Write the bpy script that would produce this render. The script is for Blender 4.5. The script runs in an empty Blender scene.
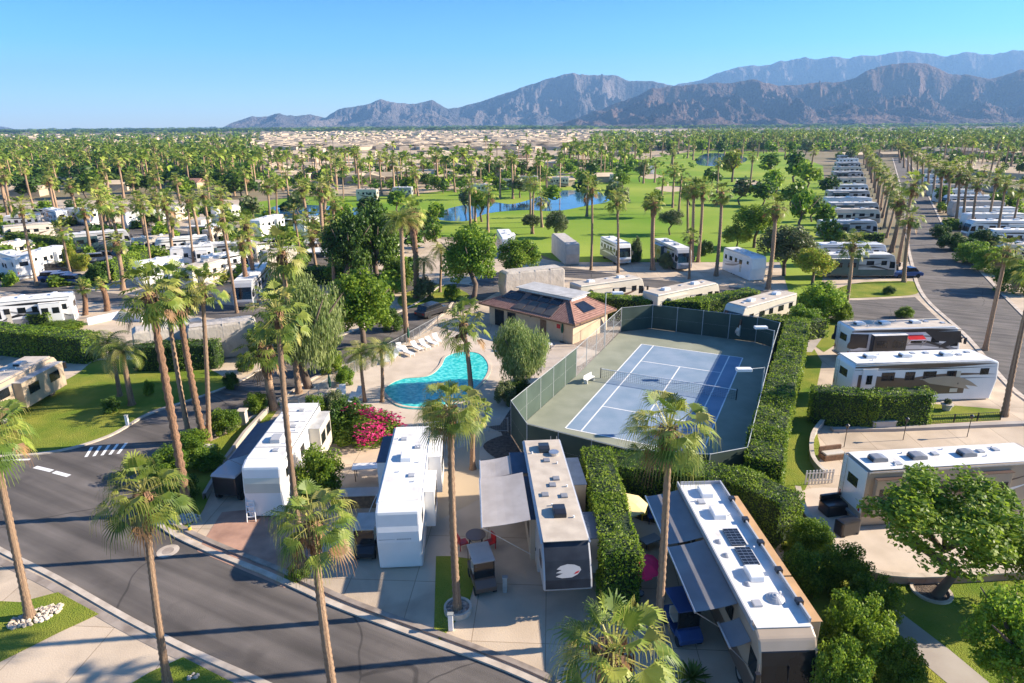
import bpy, bmesh, math, random
import numpy as np
from mathutils import Vector, Matrix, noise

sc = bpy.context.scene
C = sc.collection
R = math.radians
# ------------------------------------------------------------------ camera
F, HZ, ROLL, CAMZ = 650.0, 124.5, -0.0075, 23.8
PIT = math.atan((341.5 - HZ) / F)
_c, _s = math.cos(ROLL), math.sin(ROLL)
_R = Vector((1, 0, 0)); _U = Vector((0, math.sin(PIT), math.cos(PIT))); _F = Vector((0, math.cos(PIT), -math.sin(PIT)))
cam_r = _R * _c + _U * _s
cam_u = _U * _c - _R * _s
cam = bpy.data.cameras.new('camera'); camo = bpy.data.objects.new('camera', cam); C.objects.link(camo)
cam.sensor_width = 36; cam.lens = 36 * F / 1024; cam.clip_start = 0.5; cam.clip_end = 60000
camo.matrix_world = Matrix(((cam_r.x, cam_u.x, -_F.x, 0), (cam_r.y, cam_u.y, -_F.y, 0), (cam_r.z, cam_u.z, -_F.z, CAMZ), (0, 0, 0, 1)))
sc.camera = camo

def ray(px, py):
    return cam_r * ((px - 512) / F) + cam_u * (-(py - 341.5) / F) + _F
def G(px, py, z=0.0):
    "the point of the horizontal plane at height z that the pixel looks at"
    d = ray(px, py); t = (z - CAMZ) / d.z
    return Vector((d.x * t, d.y * t, z))
def atY(px, py, Y):
    d = ray(px, py); t = Y / d.y
    return Vector((d.x * t, Y, CAMZ + d.z * t))
def proj(p):
    v = Vector(p) - Vector((0, 0, CAMZ)); w = v.dot(_F)
    return 512 + F * v.dot(cam_r) / w, 341.5 - F * v.dot(cam_u) / w, w

# ------------------------------------------------------------------ light
SUN_EL, SUN_AZ = R(25), R(84)
w = bpy.data.worlds.new("World"); sc.world = w; w.use_nodes = True
wn = w.node_tree.nodes; wl = w.node_tree.links
sk = wn.new('ShaderNodeTexSky'); sk.sky_type = 'NISHITA'; sk.sun_disc = False
sk.sun_elevation = SUN_EL; sk.sun_rotation = SUN_AZ; sk.altitude = 50; sk.air_density = 1.0; sk.dust_density = 0.2; sk.ozone_density = 2.0
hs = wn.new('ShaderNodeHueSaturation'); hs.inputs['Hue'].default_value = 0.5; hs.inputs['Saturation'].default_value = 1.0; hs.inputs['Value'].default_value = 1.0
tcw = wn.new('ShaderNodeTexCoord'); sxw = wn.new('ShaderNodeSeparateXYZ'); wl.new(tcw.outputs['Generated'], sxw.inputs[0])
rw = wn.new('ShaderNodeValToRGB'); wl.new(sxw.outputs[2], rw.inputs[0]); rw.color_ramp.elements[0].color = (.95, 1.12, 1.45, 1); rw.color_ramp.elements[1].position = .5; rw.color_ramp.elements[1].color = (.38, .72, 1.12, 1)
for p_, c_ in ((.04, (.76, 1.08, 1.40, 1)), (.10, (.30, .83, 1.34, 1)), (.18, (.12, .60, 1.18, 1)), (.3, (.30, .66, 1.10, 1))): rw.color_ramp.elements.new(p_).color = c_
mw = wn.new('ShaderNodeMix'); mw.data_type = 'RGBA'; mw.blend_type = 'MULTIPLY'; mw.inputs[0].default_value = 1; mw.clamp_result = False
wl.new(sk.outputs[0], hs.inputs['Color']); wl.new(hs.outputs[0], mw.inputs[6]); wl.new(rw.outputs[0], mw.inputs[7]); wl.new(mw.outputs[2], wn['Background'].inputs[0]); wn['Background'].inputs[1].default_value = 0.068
sl = bpy.data.lights.new('sun', 'SUN'); sl.energy = 5.0; sl.angle = R(0.5); sl.color = (1, 0.87, 0.70)
so = bpy.data.objects.new('sun', sl); C.objects.link(so)
sd = Vector((math.sin(SUN_AZ) * math.cos(SUN_EL), math.cos(SUN_AZ) * math.cos(SUN_EL), math.sin(SUN_EL)))
so.rotation_euler = sd.to_track_quat('Z', 'Y').to_euler(); so.location = (0, 0, 200)
sc.view_settings.view_transform = 'Standard'; sc.view_settings.look = 'None'; sc.view_settings.gamma = 1
sc.view_settings.exposure = 1.5
sc.cycles.max_bounces = 6; sc.cycles.diffuse_bounces = 3; sc.cycles.volume_bounces = 0; sc.cycles.transparent_max_bounces = 4

rnd = random.Random(11)
# ------------------------------------------------------------------ materials
def mat(name, col, rough=0.6, var=0.12, scale=3.0, metal=0.0, bump=0.0, bscale=20.0, col2=None, spec=0.5, rand=0.0, coords='Object', detail=5, lo=.35, hi=.65, coat=0):
    m = bpy.data.materials.new(name); m.use_nodes = True
    t = m.node_tree; n = t.nodes; l = t.links; p = n['Principled BSDF']
    p.inputs['Roughness'].default_value = rough; p.inputs['Metallic'].default_value = metal
    p.inputs['Specular IOR Level'].default_value = spec; p.inputs['Coat Weight'].default_value = coat
    tc = n.new('ShaderNodeTexCoord'); ge = n.new('ShaderNodeNewGeometry')
    src = ge.outputs['Position'] if coords == 'World' else tc.outputs['Object']
    nz = n.new('ShaderNodeTexNoise'); nz.inputs['Scale'].default_value = scale; nz.inputs['Detail'].default_value = detail
    l.new(src, nz.inputs['Vector'])
    mr = n.new('ShaderNodeMapRange'); mr.inputs[1].default_value = lo; mr.inputs[2].default_value = hi
    l.new(nz.outputs[0], mr.inputs[0])
    mx = n.new('ShaderNodeMix'); mx.data_type = 'RGBA'
    c2 = col2 if col2 else tuple(min(1, c * (1 + var)) for c in col)
    c1 = col if col2 else tuple(c * (1 - var) for c in col)
    mx.inputs[6].default_value = (*c1, 1); mx.inputs[7].default_value = (*c2, 1)
    l.new(mr.outputs[0], mx.inputs[0]); out = mx.outputs[2]
    if rand:
        oi = n.new('ShaderNodeObjectInfo'); m2 = n.new('ShaderNodeMapRange'); m2.inputs[3].default_value = 1 - rand; m2.inputs[4].default_value = 1 + rand
        l.new(oi.outputs['Random'], m2.inputs[0])
        h = n.new('ShaderNodeHueSaturation'); l.new(out, h.inputs['Color']); l.new(m2.outputs[0], h.inputs['Value']); out = h.outputs[0]
    l.new(out, p.inputs['Base Color'])
    if bump:
        nb = n.new('ShaderNodeTexNoise'); nb.inputs['Scale'].default_value = bscale; nb.inputs['Detail'].default_value = 6; l.new(src, nb.inputs['Vector'])
        bp = n.new('ShaderNodeBump'); bp.inputs['Strength'].default_value = bump; bp.inputs['Distance'].default_value = 0.1; l.new(nb.outputs[0], bp.inputs['Height']); l.new(bp.outputs[0], p.inputs['Normal'])
    return m

def leafmat(name, c1, c2, trans=0.3, scale=0.8, rand=0.25, rough=0.5, spec=0.3):
    m = mat(name, c1, rough, col2=c2, scale=scale, rand=rand, spec=spec, detail=3)
    t = m.node_tree; n = t.nodes; l = t.links; p = n['Principled BSDF']
    tr = n.new('ShaderNodeBsdfTranslucent'); mx = n.new('ShaderNodeMixShader'); mx.inputs[0].default_value = trans
    l.new(p.inputs['Base Color'].links[0].from_socket, tr.inputs[0])
    l.new(p.outputs[0], mx.inputs[1]); l.new(tr.outputs[0], mx.inputs[2]); l.new(mx.outputs[0], n['Material Output'].inputs[0])
    return m

M = {}
M['white'] = mat('white_gelcoat', (.80, .79, .77), .28, .04, .8, coat=.3)
M['cream'] = mat('cream_gelcoat', (.62, .56, .46), .32, .05, .8, coat=.2)
M['tan'] = mat('tan_gelcoat', (.42, .33, .24), .32, .05, .8, coat=.2)
M['brown'] = mat('brown_paint', (.13, .085, .06), .3, .1, .8, coat=.3)
M['grey'] = mat('grey_paint', (.24, .24, .25), .3, .08, .8, coat=.3)
M['silver'] = mat('silver_paint', (.42, .42, .43), .3, .06, .8, coat=.3)
M['dark'] = mat('black_paint', (.02, .02, .024), .3, .2, 1, coat=.3)
M['teal'] = mat('dark_teal_paint', (.05, .09, .10), .3, .1, 1, coat=.3)
M['glass'] = mat('tinted_glass', (.012, .015, .018), .05, .2, 1, spec=.45)
M['roofw'] = mat('white_roof_membrane', (.74, .73, .70), .6, col2=(.50, .47, .42), scale=1.1, detail=13, lo=.47, hi=.80)
M['rooft'] = mat('tan_roof_membrane', (.58, .50, .40), .65, col2=(.46, .39, .31), scale=1.2)
M['roofg'] = mat('grey_roof_membrane', (.50, .49, .47), .65, col2=(.37, .36, .34), scale=1.2)
M['rubber'] = mat('tyre_rubber', (.018, .018, .018), .85, .2, 5)
M['metal'] = mat('aluminium', (.55, .55, .55), .35, .1, 4, metal=.8)
M['steel'] = mat('painted_steel', (.30, .31, .30), .5, .1, 4)
M['awn'] = mat('tan_awning_vinyl', (.50, .45, .41), .7, col2=(.42, .37, .33), scale=1.0)
M['awng'] = mat('grey_awning_vinyl', (.20, .19, .20), .7, col2=(.27, .26, .26), scale=.5)
M['slidecover'] = mat('navy_slide_topper', (.05, .07, .11), .6, .15, 2)
M['cover'] = mat('beige_rv_cover_cloth', (.48, .43, .37), .85, .1, 1.2, bump=.6, bscale=1.6)
M['coverside'] = mat('grey_cover_cloth', (.42, .40, .38), .85, .1, 1.2, bump=.6, bscale=1.6)
M['red'] = mat('red_paint', (.5, .02, .02), .3, .1, 1)
M['bluep'] = mat('blue_paint', (.03, .07, .2), .35, .1, 1)
M['yellow'] = mat('yellow_plastic', (.75, .48, .03), .5, .1, 1)
M['pink'] = mat('hot_pink_canvas', (.75, .02, .12), .8, .1, 2)
M['yelcan'] = mat('pale_yellow_canvas', (.72, .58, .28), .8, .1, 2)
M['greencan'] = mat('dark_green_canvas', (.01, .08, .05), .8, .15, 2)
M['wood'] = mat('brown_wood', (.20, .11, .06), .7, .25, 6)
M['asphalt'] = mat('asphalt', (.085, .074, .066), .9, col2=(.15, .13, .115), scale=.22, detail=12, bump=.3, bscale=30, coords='World', lo=.3, hi=.7)
def cracks(m, sc_, wdt, dark):
    t = m.node_tree; n = t.nodes; l = t.links; p = n['Principled BSDF']; ge = n.new('ShaderNodeNewGeometry')
    nz = n.new('ShaderNodeTexNoise'); nz.inputs['Scale'].default_value = sc_ * 3; l.new(ge.outputs['Position'], nz.inputs['Vector'])
    mx = n.new('ShaderNodeMix'); mx.data_type = 'RGBA'; mx.blend_type = 'LINEAR_LIGHT'; mx.inputs[0].default_value = 1.2 ; l.new(ge.outputs['Position'], mx.inputs[6]); l.new(nz.outputs['Color'], mx.inputs[7]); mx.clamp_result = False
    vo = n.new('ShaderNodeTexVoronoi'); vo.feature = 'DISTANCE_TO_EDGE'; vo.inputs['Scale'].default_value = sc_; l.new(mx.outputs[2], vo.inputs['Vector'])
    mr = n.new('ShaderNodeMapRange'); mr.inputs[1].default_value = wdt * .4; mr.inputs[2].default_value = wdt; mr.inputs[3].default_value = 1; mr.inputs[4].default_value = 0; l.new(vo.outputs['Distance'], mr.inputs[0])
    n2 = n.new('ShaderNodeTexNoise'); n2.inputs['Scale'].default_value = .35; n2.inputs['Detail'].default_value = 8; l.new(ge.outputs['Position'], n2.inputs['Vector'])
    m2 = n.new('ShaderNodeMapRange'); m2.inputs[1].default_value = .60; m2.inputs[2].default_value = .72; l.new(n2.outputs[0], m2.inputs[0])
    ad = n.new('ShaderNodeMath'); ad.operation = 'MAXIMUM'; m3 = n.new('ShaderNodeMath'); m3.operation = 'MULTIPLY'; m3.inputs[1].default_value = .55; l.new(m2.outputs[0], m3.inputs[0]); l.new(mr.outputs[0], ad.inputs[0]); l.new(m3.outputs[0], ad.inputs[1])
    mm = n.new('ShaderNodeMix'); mm.data_type = 'RGBA'; src = p.inputs['Base Color'].links[0].from_socket; l.new(src, mm.inputs[6]); mm.inputs[7].default_value = (*dark, 1); l.new(ad.outputs[0], mm.inputs[0]); l.new(mm.outputs[2], p.inputs['Base Color'])
def joints(m):
    t = m.node_tree; n = t.nodes; l = t.links; p = n['Principled BSDF']; ge = n.new('ShaderNodeNewGeometry'); mp = n.new('ShaderNodeMapping'); mp.inputs['Rotation'].default_value = (0, 0, .06); l.new(ge.outputs['Position'], mp.inputs[0])
    br = n.new('ShaderNodeTexBrick'); br.offset = 0; br.inputs['Scale'].default_value = 1; br.inputs['Brick Width'].default_value = 3.6; br.inputs['Row Height'].default_value = 4.2; br.inputs['Mortar Size'].default_value = .02; l.new(mp.outputs[0], br.inputs[0])
    br.inputs['Color1'].default_value = (1, 1, 1, 1); br.inputs['Color2'].default_value = (.86, .86, .86, 1); br.inputs['Mortar'].default_value = (.5, .46, .42, 1)
    n2 = n.new('ShaderNodeTexNoise'); n2.inputs['Scale'].default_value = .22; n2.inputs['Detail'].default_value = 9; n2.inputs['Distortion'].default_value = .6; l.new(ge.outputs['Position'], n2.inputs['Vector'])
    m2 = n.new('ShaderNodeMapRange'); m2.inputs[1].default_value = .50; m2.inputs[2].default_value = .70; m2.inputs[3].default_value = 1; m2.inputs[4].default_value = .66; l.new(n2.outputs[0], m2.inputs[0])
    mx = n.new('ShaderNodeMix'); mx.data_type = 'RGBA'; mx.blend_type = 'MULTIPLY'; mx.inputs[0].default_value = 1; src = p.inputs['Base Color'].links[0].from_socket; l.new(src, mx.inputs[6]); l.new(br.outputs[0], mx.inputs[7])
    hv = n.new('ShaderNodeHueSaturation'); l.new(mx.outputs[2], hv.inputs['Color']); l.new(m2.outputs[0], hv.inputs['Value']); l.new(hv.outputs[0], p.inputs['Base Color'])
M['conc'] = mat('pale_concrete', (.60, .48, .35), .85, col2=(.46, .36, .26), scale=.35, detail=12, bump=.15, bscale=12, coords='World', lo=.4, hi=.75)
cracks(M['asphalt'], .07, .004, (.06, .052, .047))
def streaks(m, ang, lo_, hi_):
    t = m.node_tree; n = t.nodes; l = t.links; p = n['Principled BSDF']; ge = n.new('ShaderNodeNewGeometry'); mp = n.new('ShaderNodeMapping'); mp.vector_type = 'POINT'; mp.inputs['Rotation'].default_value = (0, 0, -ang)
    m0 = n.new('ShaderNodeMapping'); m0.inputs['Scale'].default_value = (.05, 1.1, 1); l.new(ge.outputs['Position'], mp.inputs[0]); l.new(mp.outputs[0], m0.inputs[0])
    nz = n.new('ShaderNodeTexNoise'); nz.inputs['Scale'].default_value = 1.0; nz.inputs['Detail'].default_value = 9; l.new(m0.outputs[0], nz.inputs['Vector'])
    mr = n.new('ShaderNodeMapRange'); mr.inputs[1].default_value = .35; mr.inputs[2].default_value = .68; mr.inputs[3].default_value = lo_; mr.inputs[4].default_value = hi_; l.new(nz.outputs[0], mr.inputs[0])
    hv = n.new('ShaderNodeHueSaturation'); l.new(p.inputs['Base Color'].links[0].from_socket, hv.inputs['Color']); l.new(mr.outputs[0], hv.inputs['Value']); l.new(hv.outputs[0], p.inputs['Base Color'])
streaks(M['asphalt'], math.radians(-27), .62, 1.28)
joints(M['conc'])
M['conc2'] = mat('grey_concrete', (.42, .37, .32), .85, col2=(.34, .29, .25), scale=.5, detail=10, coords='World')
M['kerb'] = mat('kerb_concrete', (.58, .50, .41), .85, col2=(.40, .33, .26), scale=1.2, detail=10, coords='World')
M['gutter'] = mat('gutter_concrete', (.36, .30, .25), .85, col2=(.20, .16, .13), scale=1.0, detail=10, coords='World')
M['brickpave'] = mat('red_brick_paving', (.46, .27, .19), .85, col2=(.30, .17, .12), scale=.8, detail=10, coords='World')
M['grass'] = mat('lawn_grass', (.105, .185, .018), .95, col2=(.30, .29, .05), scale=.3, detail=15, bump=1.0, bscale=14, coords='World', spec=.1, lo=.3, hi=.7)
M['golf'] = mat('fairway_grass', (.13, .25, .02), .95, col2=(.29, .35, .055), scale=.022, detail=10, bump=.6, bscale=2, coords='World', spec=.1, lo=.35, hi=.65)
M['gravel'] = mat('gravel', (.20, .15, .12), .95, col2=(.42, .35, .29), scale=7, detail=8, bump=1, bscale=12, coords='World', lo=.4, hi=.6)
M['mulch'] = mat('dark_mulch', (.07, .05, .04), .95, col2=(.16, .12, .09), scale=4, detail=8, bump=1, bscale=12, coords='World')
M['deck'] = mat('pool_deck_concrete', (.60, .50, .40), .85, col2=(.50, .41, .32), scale=.6, detail=10, coords='World')
M['sand'] = mat('pale_desert_sand', (.52, .41, .28), .95, col2=(.40, .31, .21), scale=.03, detail=10, coords='World', spec=.1)
M['court'] = mat('blue_court_paint', (.19, .27, .36), .8, col2=(.25, .32, .41), scale=.5, detail=8, coords='World', spec=.2)
M['courtg'] = mat('green_court_paint', (.235, .25, .185), .8, col2=(.30, .31, .235), scale=.4, detail=8, coords='World', spec=.2)
M['line'] = mat('white_line_paint', (.78, .78, .76), .7, .05, 3)
M['screen'] = mat('green_windscreen', (.035, .06, .045), .85, col2=(.055, .085, .065), scale=.5)
M['post'] = mat('galvanised_post', (.40, .42, .42), .5, .1, 4)
M['net'] = mat('net_cord', (.03, .035, .035), .8, .1, 4)
M['stucco'] = mat('cream_stucco', (.62, .47, .32), .9, col2=(.54, .41, .28), scale=1.2, bump=.3, bscale=10)
M['solar'] = mat('solar_panel', (.012, .014, .02), .2, .3, 2)
M['solarrim'] = mat('solar_collector', (.10, .085, .07), .5, .2, 2)
M['bark'] = mat('palm_bark', (.42, .28, .175), .95, col2=(.20, .125, .08), scale=2.2, detail=8, bump=.8, bscale=8, rand=.15)
M['boots'] = mat('rusty_palm_boots', (.36, .20, .115), .95, col2=(.15, .085, .05), scale=5, detail=8, bump=.9, bscale=9)
M['trunk'] = mat('tree_bark', (.14, .10, .075), .95, .3, 4, bump=.6, bscale=8)
M['dry'] = leafmat('dry_frond', (.30, .17, .07), (.16, .09, .045), .1)
M['fr1'] = leafmat('bright_frond', (.19, .26, .035), (.42, .45, .09), .35, 1.0)
M['fr2'] = leafmat('green_frond', (.075, .135, .02), (.19, .25, .04), .25, 1.0)
M['fr3'] = leafmat('yellow_frond', (.34, .33, .075), (.46, .42, .13), .3, 1.0)
M['lfd'] = leafmat('dark_leaves', (.03, .075, .012), (.08, .14, .02), .2, .5)
M['lfg'] = leafmat('green_leaves', (.07, .15, .016), (.17, .27, .03), .42, .5)
M['lfb'] = leafmat('bright_leaves', (.17, .28, .018), (.34, .44, .05), .48, .5)
M['lfo'] = leafmat('olive_leaves', (.11, .14, .055), (.22, .24, .11), .25, .5)
M['lfy'] = leafmat('yellow_leaves', (.26, .28, .03), (.42, .38, .06), .3, .5)
M['lff'] = leafmat('feathery_leaves', (.22, .30, .09), (.38, .44, .16), .3, .5)
M['flower'] = leafmat('magenta_bracts', (.42, .01, .10), (.70, .05, .22), .3, .6, 0)
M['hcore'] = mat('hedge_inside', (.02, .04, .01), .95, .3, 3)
M['copper'] = mat('house_wall', (.50, .40, .29), .9, .1, .2, rand=.25)
M['hroof'] = mat('house_roof', (.50, .39, .26), .9, .12, .2, rand=.3)

# red clay tiles: rows of tiles from a wave texture
def tilemat():
    m = mat('clay_roof_tiles', (.36, .19, .14), .8, col2=(.23, .11, .08), scale=2.5, detail=8)
    t = m.node_tree; n = t.nodes; l = t.links; p = n['Principled BSDF']
    tc = n.new('ShaderNodeTexCoord'); wv = n.new('ShaderNodeTexWave'); wv.wave_type = 'BANDS'; wv.bands_direction = 'X'; wv.inputs['Scale'].default_value = 1.1
    l.new(tc.outputs['Object'], wv.inputs['Vector'])
    bp = n.new('ShaderNodeBump'); bp.inputs['Strength'].default_value = .8; bp.inputs['Distance'].default_value = .08
    l.new(wv.outputs[0], bp.inputs['Height']); l.new(bp.outputs[0], p.inputs['Normal'])
    return m
M['tile'] = tilemat()
def watermat(name, col, rough, bump, bscale, col2=None):
    m = mat(name, col, rough, .1, .3, bump=bump, bscale=bscale, coords='World', col2=col2, spec=.5)
    return m
M['pool'] = mat('pool_water', (.015, .44, .44), .06, scale=2.6, bump=.4, bscale=3.0, coords='World', col2=(.14, .70, .64), detail=4, lo=.4, hi=.62)  # pale and deep speckle paints the ripple light (caustics) into the water colour
M['lake'] = watermat('lake_water', (.02, .09, .20), .06, .05, .5, (.025, .11, .24))

# ------------------------------------------------------------------ mesh builder
class MB:
    def __init__(s): s.v = []; s.f = []; s.m = []
    def quad(s, *p, m=0):
        i = len(s.v); s.v += [tuple(q) for q in p]; s.f.append(tuple(range(i, i + len(p)))); s.m.append(m)
    def box(s, x0, x1, y0, y1, z0, z1, m=0, T=None):
        i = len(s.v)
        P = [(x0, y0, z0), (x1, y0, z0), (x1, y1, z0), (x0, y1, z0), (x0, y0, z1), (x1, y0, z1), (x1, y1, z1), (x0, y1, z1)]
        if T is not None: P = [tuple(T @ Vector(q)) for q in P]
        s.v += P
        for f in ((3, 2, 1, 0), (4, 5, 6, 7), (0, 1, 5, 4), (1, 2, 6, 5), (2, 3, 7, 6), (3, 0, 4, 7)):
            s.f.append(tuple(i + k for k in f)); s.m.append(m)
    def prism(s, prof, y0, y1, m=0, mcap=None, T=None):
        "profile in x,z (counter-clockwise seen from -y) extruded from y0 to y1"
        i = len(s.v); n = len(prof)
        P = [(x, y0, z) for x, z in prof] + [(x, y1, z) for x, z in prof]
        if T is not None: P = [tuple(T @ Vector(q)) for q in P]
        s.v += P
        s.f.append(tuple(i + k for k in range(n))); s.m.append(m if mcap is None else mcap)
        s.f.append(tuple(i + n + k for k in range(n - 1, -1, -1))); s.m.append(m if mcap is None else mcap)
        for k in range(n):
            a, b = k, (k + 1) % n
            s.f.append((i + b, i + a, i + n + a, i + n + b)); s.m.append(m)
    def tube(s, a, b, ra, rb=None, n=8, m=0, cap=True):
        a = Vector(a); b = Vector(b); rb = ra if rb is None else rb
        d = (b - a).normalized(); u = d.orthogonal().normalized(); v = d.cross(u); i = len(s.v)
        for c, r in ((a, ra), (b, rb)):
            for k in range(n):
                t = 2 * math.pi * k / n; s.v.append(tuple(c + u * (r * math.cos(t)) + v * (r * math.sin(t))))
        for k in range(n):
            j = (k + 1) % n; s.f.append((i + k, i + j, i + n + j, i + n + k)); s.m.append(m)
        if cap:
            s.f.append(tuple(i + k for k in range(n - 1, -1, -1))); s.m.append(m); s.f.append(tuple(i + n + k for k in range(n))); s.m.append(m)
    def path(s, pts, rad, n=8, m=0):
        rings = []; pts = [Vector(p) for p in pts]
        for k, p in enumerate(pts):
            d = (pts[min(k + 1, len(pts) - 1)] - pts[max(k - 1, 0)]).normalized()
            u = d.cross(Vector((0, 1, 0.01))).normalized(); v = d.cross(u); i = len(s.v); rings.append(i)
            for q in range(n):
                t = 2 * math.pi * q / n; s.v.append(tuple(p + u * (rad[k] * math.cos(t)) + v * (rad[k] * math.sin(t))))
        for a, b in zip(rings, rings[1:]):
            for q in range(n):
                j = (q + 1) % n; s.f.append((a + q, a + j, b + j, b + q)); s.m.append(m)
        s.f.append(tuple(rings[-1] + q for q in range(n))); s.m.append(m)
    def build(s, name, mats, parent=None, loc=None, rotz=0, bevel=0, smooth=False, **tags):
        me = bpy.data.meshes.new(name); me.from_pydata(s.v, [], s.f)
        if not isinstance(mats, (list, tuple)): mats = [mats]
        for k in mats: me.materials.append(M[k] if isinstance(k, str) else k)
        me.polygons.foreach_set('material_index', s.m)
        if bevel:
            bm = bmesh.new(); bm.from_mesh(me); bmesh.ops.recalc_face_normals(bm, faces=bm.faces)
            es = [e for e in bm.edges if len(e.link_faces) == 2 and e.calc_face_angle(0) > .45]
            bmesh.ops.bevel(bm, geom=es, offset=bevel, segments=2, profile=.6, affect='EDGES', clamp_overlap=True)
            bm.to_mesh(me); bm.free()
        if smooth: me.polygons.foreach_set('use_smooth', [True] * len(me.polygons))
        me.update()
        o = bpy.data.objects.new(name, me); C.objects.link(o); o.parent = parent
        if loc is not None: o.location = loc
        o.rotation_euler = (0, 0, rotz)
        for k, v in tags.items(): o[k] = v
        return o

def npmesh(name, V, mats, mi=None, parent=None, nper=4):
    "V: (n, nper, 3) separate polygons"
    n = V.shape[0]; me = bpy.data.meshes.new(name)
    me.vertices.add(n * nper); me.vertices.foreach_set('co', V.reshape(-1).astype(np.float32))
    me.loops.add(n * nper); me.loops.foreach_set('vertex_index', np.arange(n * nper, dtype=np.int32))
    me.polygons.add(n); me.polygons.foreach_set('loop_start', np.arange(0, n * nper, nper, dtype=np.int32))
    for k in mats: me.materials.append(M[k] if isinstance(k, str) else k)
    if mi is not None: me.polygons.foreach_set('material_index', np.asarray(mi, dtype=np.int32))
    me.update(calc_edges=True)
    o = bpy.data.objects.new(name, me); C.objects.link(o); o.parent = parent
    return o

def thing(name, label, cat, loc=(0, 0, 0), rotz=0, group=None):
    o = bpy.data.objects.new(name, None); C.objects.link(o); o.empty_display_size = .3
    o.location = loc; o.rotation_euler = (0, 0, rotz); o['label'] = label; o['category'] = cat
    if group: o['group'] = group
    return o
def tag(o, label, cat, group=None):
    o['label'] = label; o['category'] = cat
    if group: o['group'] = group
    return o
KIDS = {}
def copy_tree(o, parent=None):
    c = o.copy(); C.objects.link(c); c.parent = parent
    for ch in KIDS[o]: copy_tree2(ch, c)
    return c
def copy_tree2(o, parent):
    c = o.copy(); C.objects.link(c); c.parent = parent
    for ch in KIDS.get(o, ()): copy_tree2(ch, c)
def register(o):
    KIDS[o] = list(o.children)
    for ch in KIDS[o]: register(ch)
    return o
ORD = ['', 'first', 'second', 'third', 'fourth', 'fifth', 'sixth', 'seventh', 'eighth', 'ninth', 'tenth', 'eleventh', 'twelfth', 'thirteenth', 'fourteenth', 'fifteenth', 'sixteenth', 'seventeenth', 'eighteenth', 'nineteenth']
def ordinal(k):
    if k < 20: return ORD[k]
    t, u = divmod(k, 10); tens = ['', '', 'twent', 'thirt', 'fort', 'fift', 'sixt', 'sevent', 'eight', 'ninet'][t]
    return tens + 'ieth' if u == 0 else tens + 'y-' + ORD[u]

# ------------------------------------------------------------------ flat sheets on the ground
def smooth_px(pts, n=6, closed=False):
    out = []; L = len(pts)
    rng = range(L) if closed else range(L - 1)
    for i in rng:
        g = lambda k: Vector(pts[k % L]) if closed else Vector(pts[max(0, min(L - 1, k))])
        p0, p1, p2, p3 = g(i - 1), g(i), g(i + 1), g(i + 2)
        for k in range(n):
            t = k / n
            out.append(tuple(.5 * ((2 * p1) + (p2 - p0) * t + (2 * p0 - 5 * p1 + 4 * p2 - p3) * t * t + (3 * p1 - p0 - 3 * p2 + p3) * t ** 3)))
    if not closed: out.append(tuple(pts[-1]))
    return out
def sheet(name, px, z, m, world=None, kind='structure'):
    pts = world if world else [G(x, y, z) for x, y in px]
    me = bpy.data.meshes.new(name); bm = bmesh.new()
    vs = [bm.verts.new((p[0], p[1], z)) for p in pts]; f = bm.faces.new(vs)
    if f.normal.z < 0 or True:
        bm.normal_update()
        if f.normal.z < 0: f.normal_flip()
    bmesh.ops.triangulate(bm, faces=[f]); bm.to_mesh(me); bm.free(); me.materials.append(M[m])
    o = bpy.data.objects.new(name, me); C.objects.link(o)
    if kind: o['kind'] = kind
    return o
def kerb(name, px, width, h, m='kerb', z=0.0, side=1):
    pts = [G(x, y, 0) for x, y in px]; b = MB(); L = []; Rr = []
    for k, p in enumerate(pts):
        d = (pts[min(k + 1, len(pts) - 1)] - pts[max(k - 1, 0)]); d.z = 0; d.normalize(); nrm = Vector((-d.y, d.x, 0)) * side
        L.append(p); Rr.append(p + nrm * width)
    for k in range(len(pts) - 1):
        a, c, d2, e = L[k], L[k + 1], Rr[k + 1], Rr[k]
        up = Vector((0, 0, h + z))
        b.quad(a + up, c + up, d2 + up, e + up); b.quad(a, c, c + up, a + up); b.quad(e, d2, d2 + up, e + up)
    o = b.build(name, m); o['kind'] = 'structure'; return o

# ------------------------------------------------------------------ ground, roads, water
def groundmat():
    m = mat('valley_ground', (.30, .24, .165), .95, col2=(.17, .155, .085), scale=.02, detail=10, coords='World', spec=.1)
    return m
M['valley'] = groundmat()
g = MB(); g.quad((-14000, -200, -.02), (14000, -200, -.02), (14000, 14000, -.02), (-14000, 14000, -.02)); go = g.build('ground', 'valley'); go['kind'] = 'structure'

sheet('lot_paving', [(0, 205), (60, 200), (250, 200), (300, 215), (420, 235), (560, 262), (800, 262), (1024, 262), (1024, 683), (1060, 760), (-60, 760), (-60, 205)], 0.0, 'conc')
sheet('desert_tract', [(250, 188), (262, 131), (420, 129), (700, 129), (715, 138), (690, 153), (600, 172), (540, 182), (420, 193), (300, 194)], .02, 'sand')
sheet('fairway', [(245, 246), (235, 205), (300, 196), (400, 196), (470, 188), (560, 176), (640, 160), (700, 150), (790, 152), (823, 166), (828, 220), (826, 262), (818, 300), (790, 296), (780, 262), (690, 262), (560, 262), (500, 240), (430, 236), (330, 240)], .03, 'golf')
sheet('desert_yard', [(905, 150), (1060, 150), (1060, 186), (990, 178), (940, 170)], .03, 'sand')
LK = smooth_px([(436, 219), (466, 221), (489, 213), (526, 210), (556, 211), (585, 206), (606, 202), (612, 196), (590, 191), (555, 191), (535, 198), (512, 204), (490, 202), (459, 206), (440, 212)], 5, True)
sheet('lake', LK, .06, 'lake')
sheet('pond', smooth_px([(262, 214), (280, 205), (310, 205), (345, 207), (372, 209), (368, 214), (330, 216), (290, 218)], 5, True), .06, 'lake')
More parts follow.
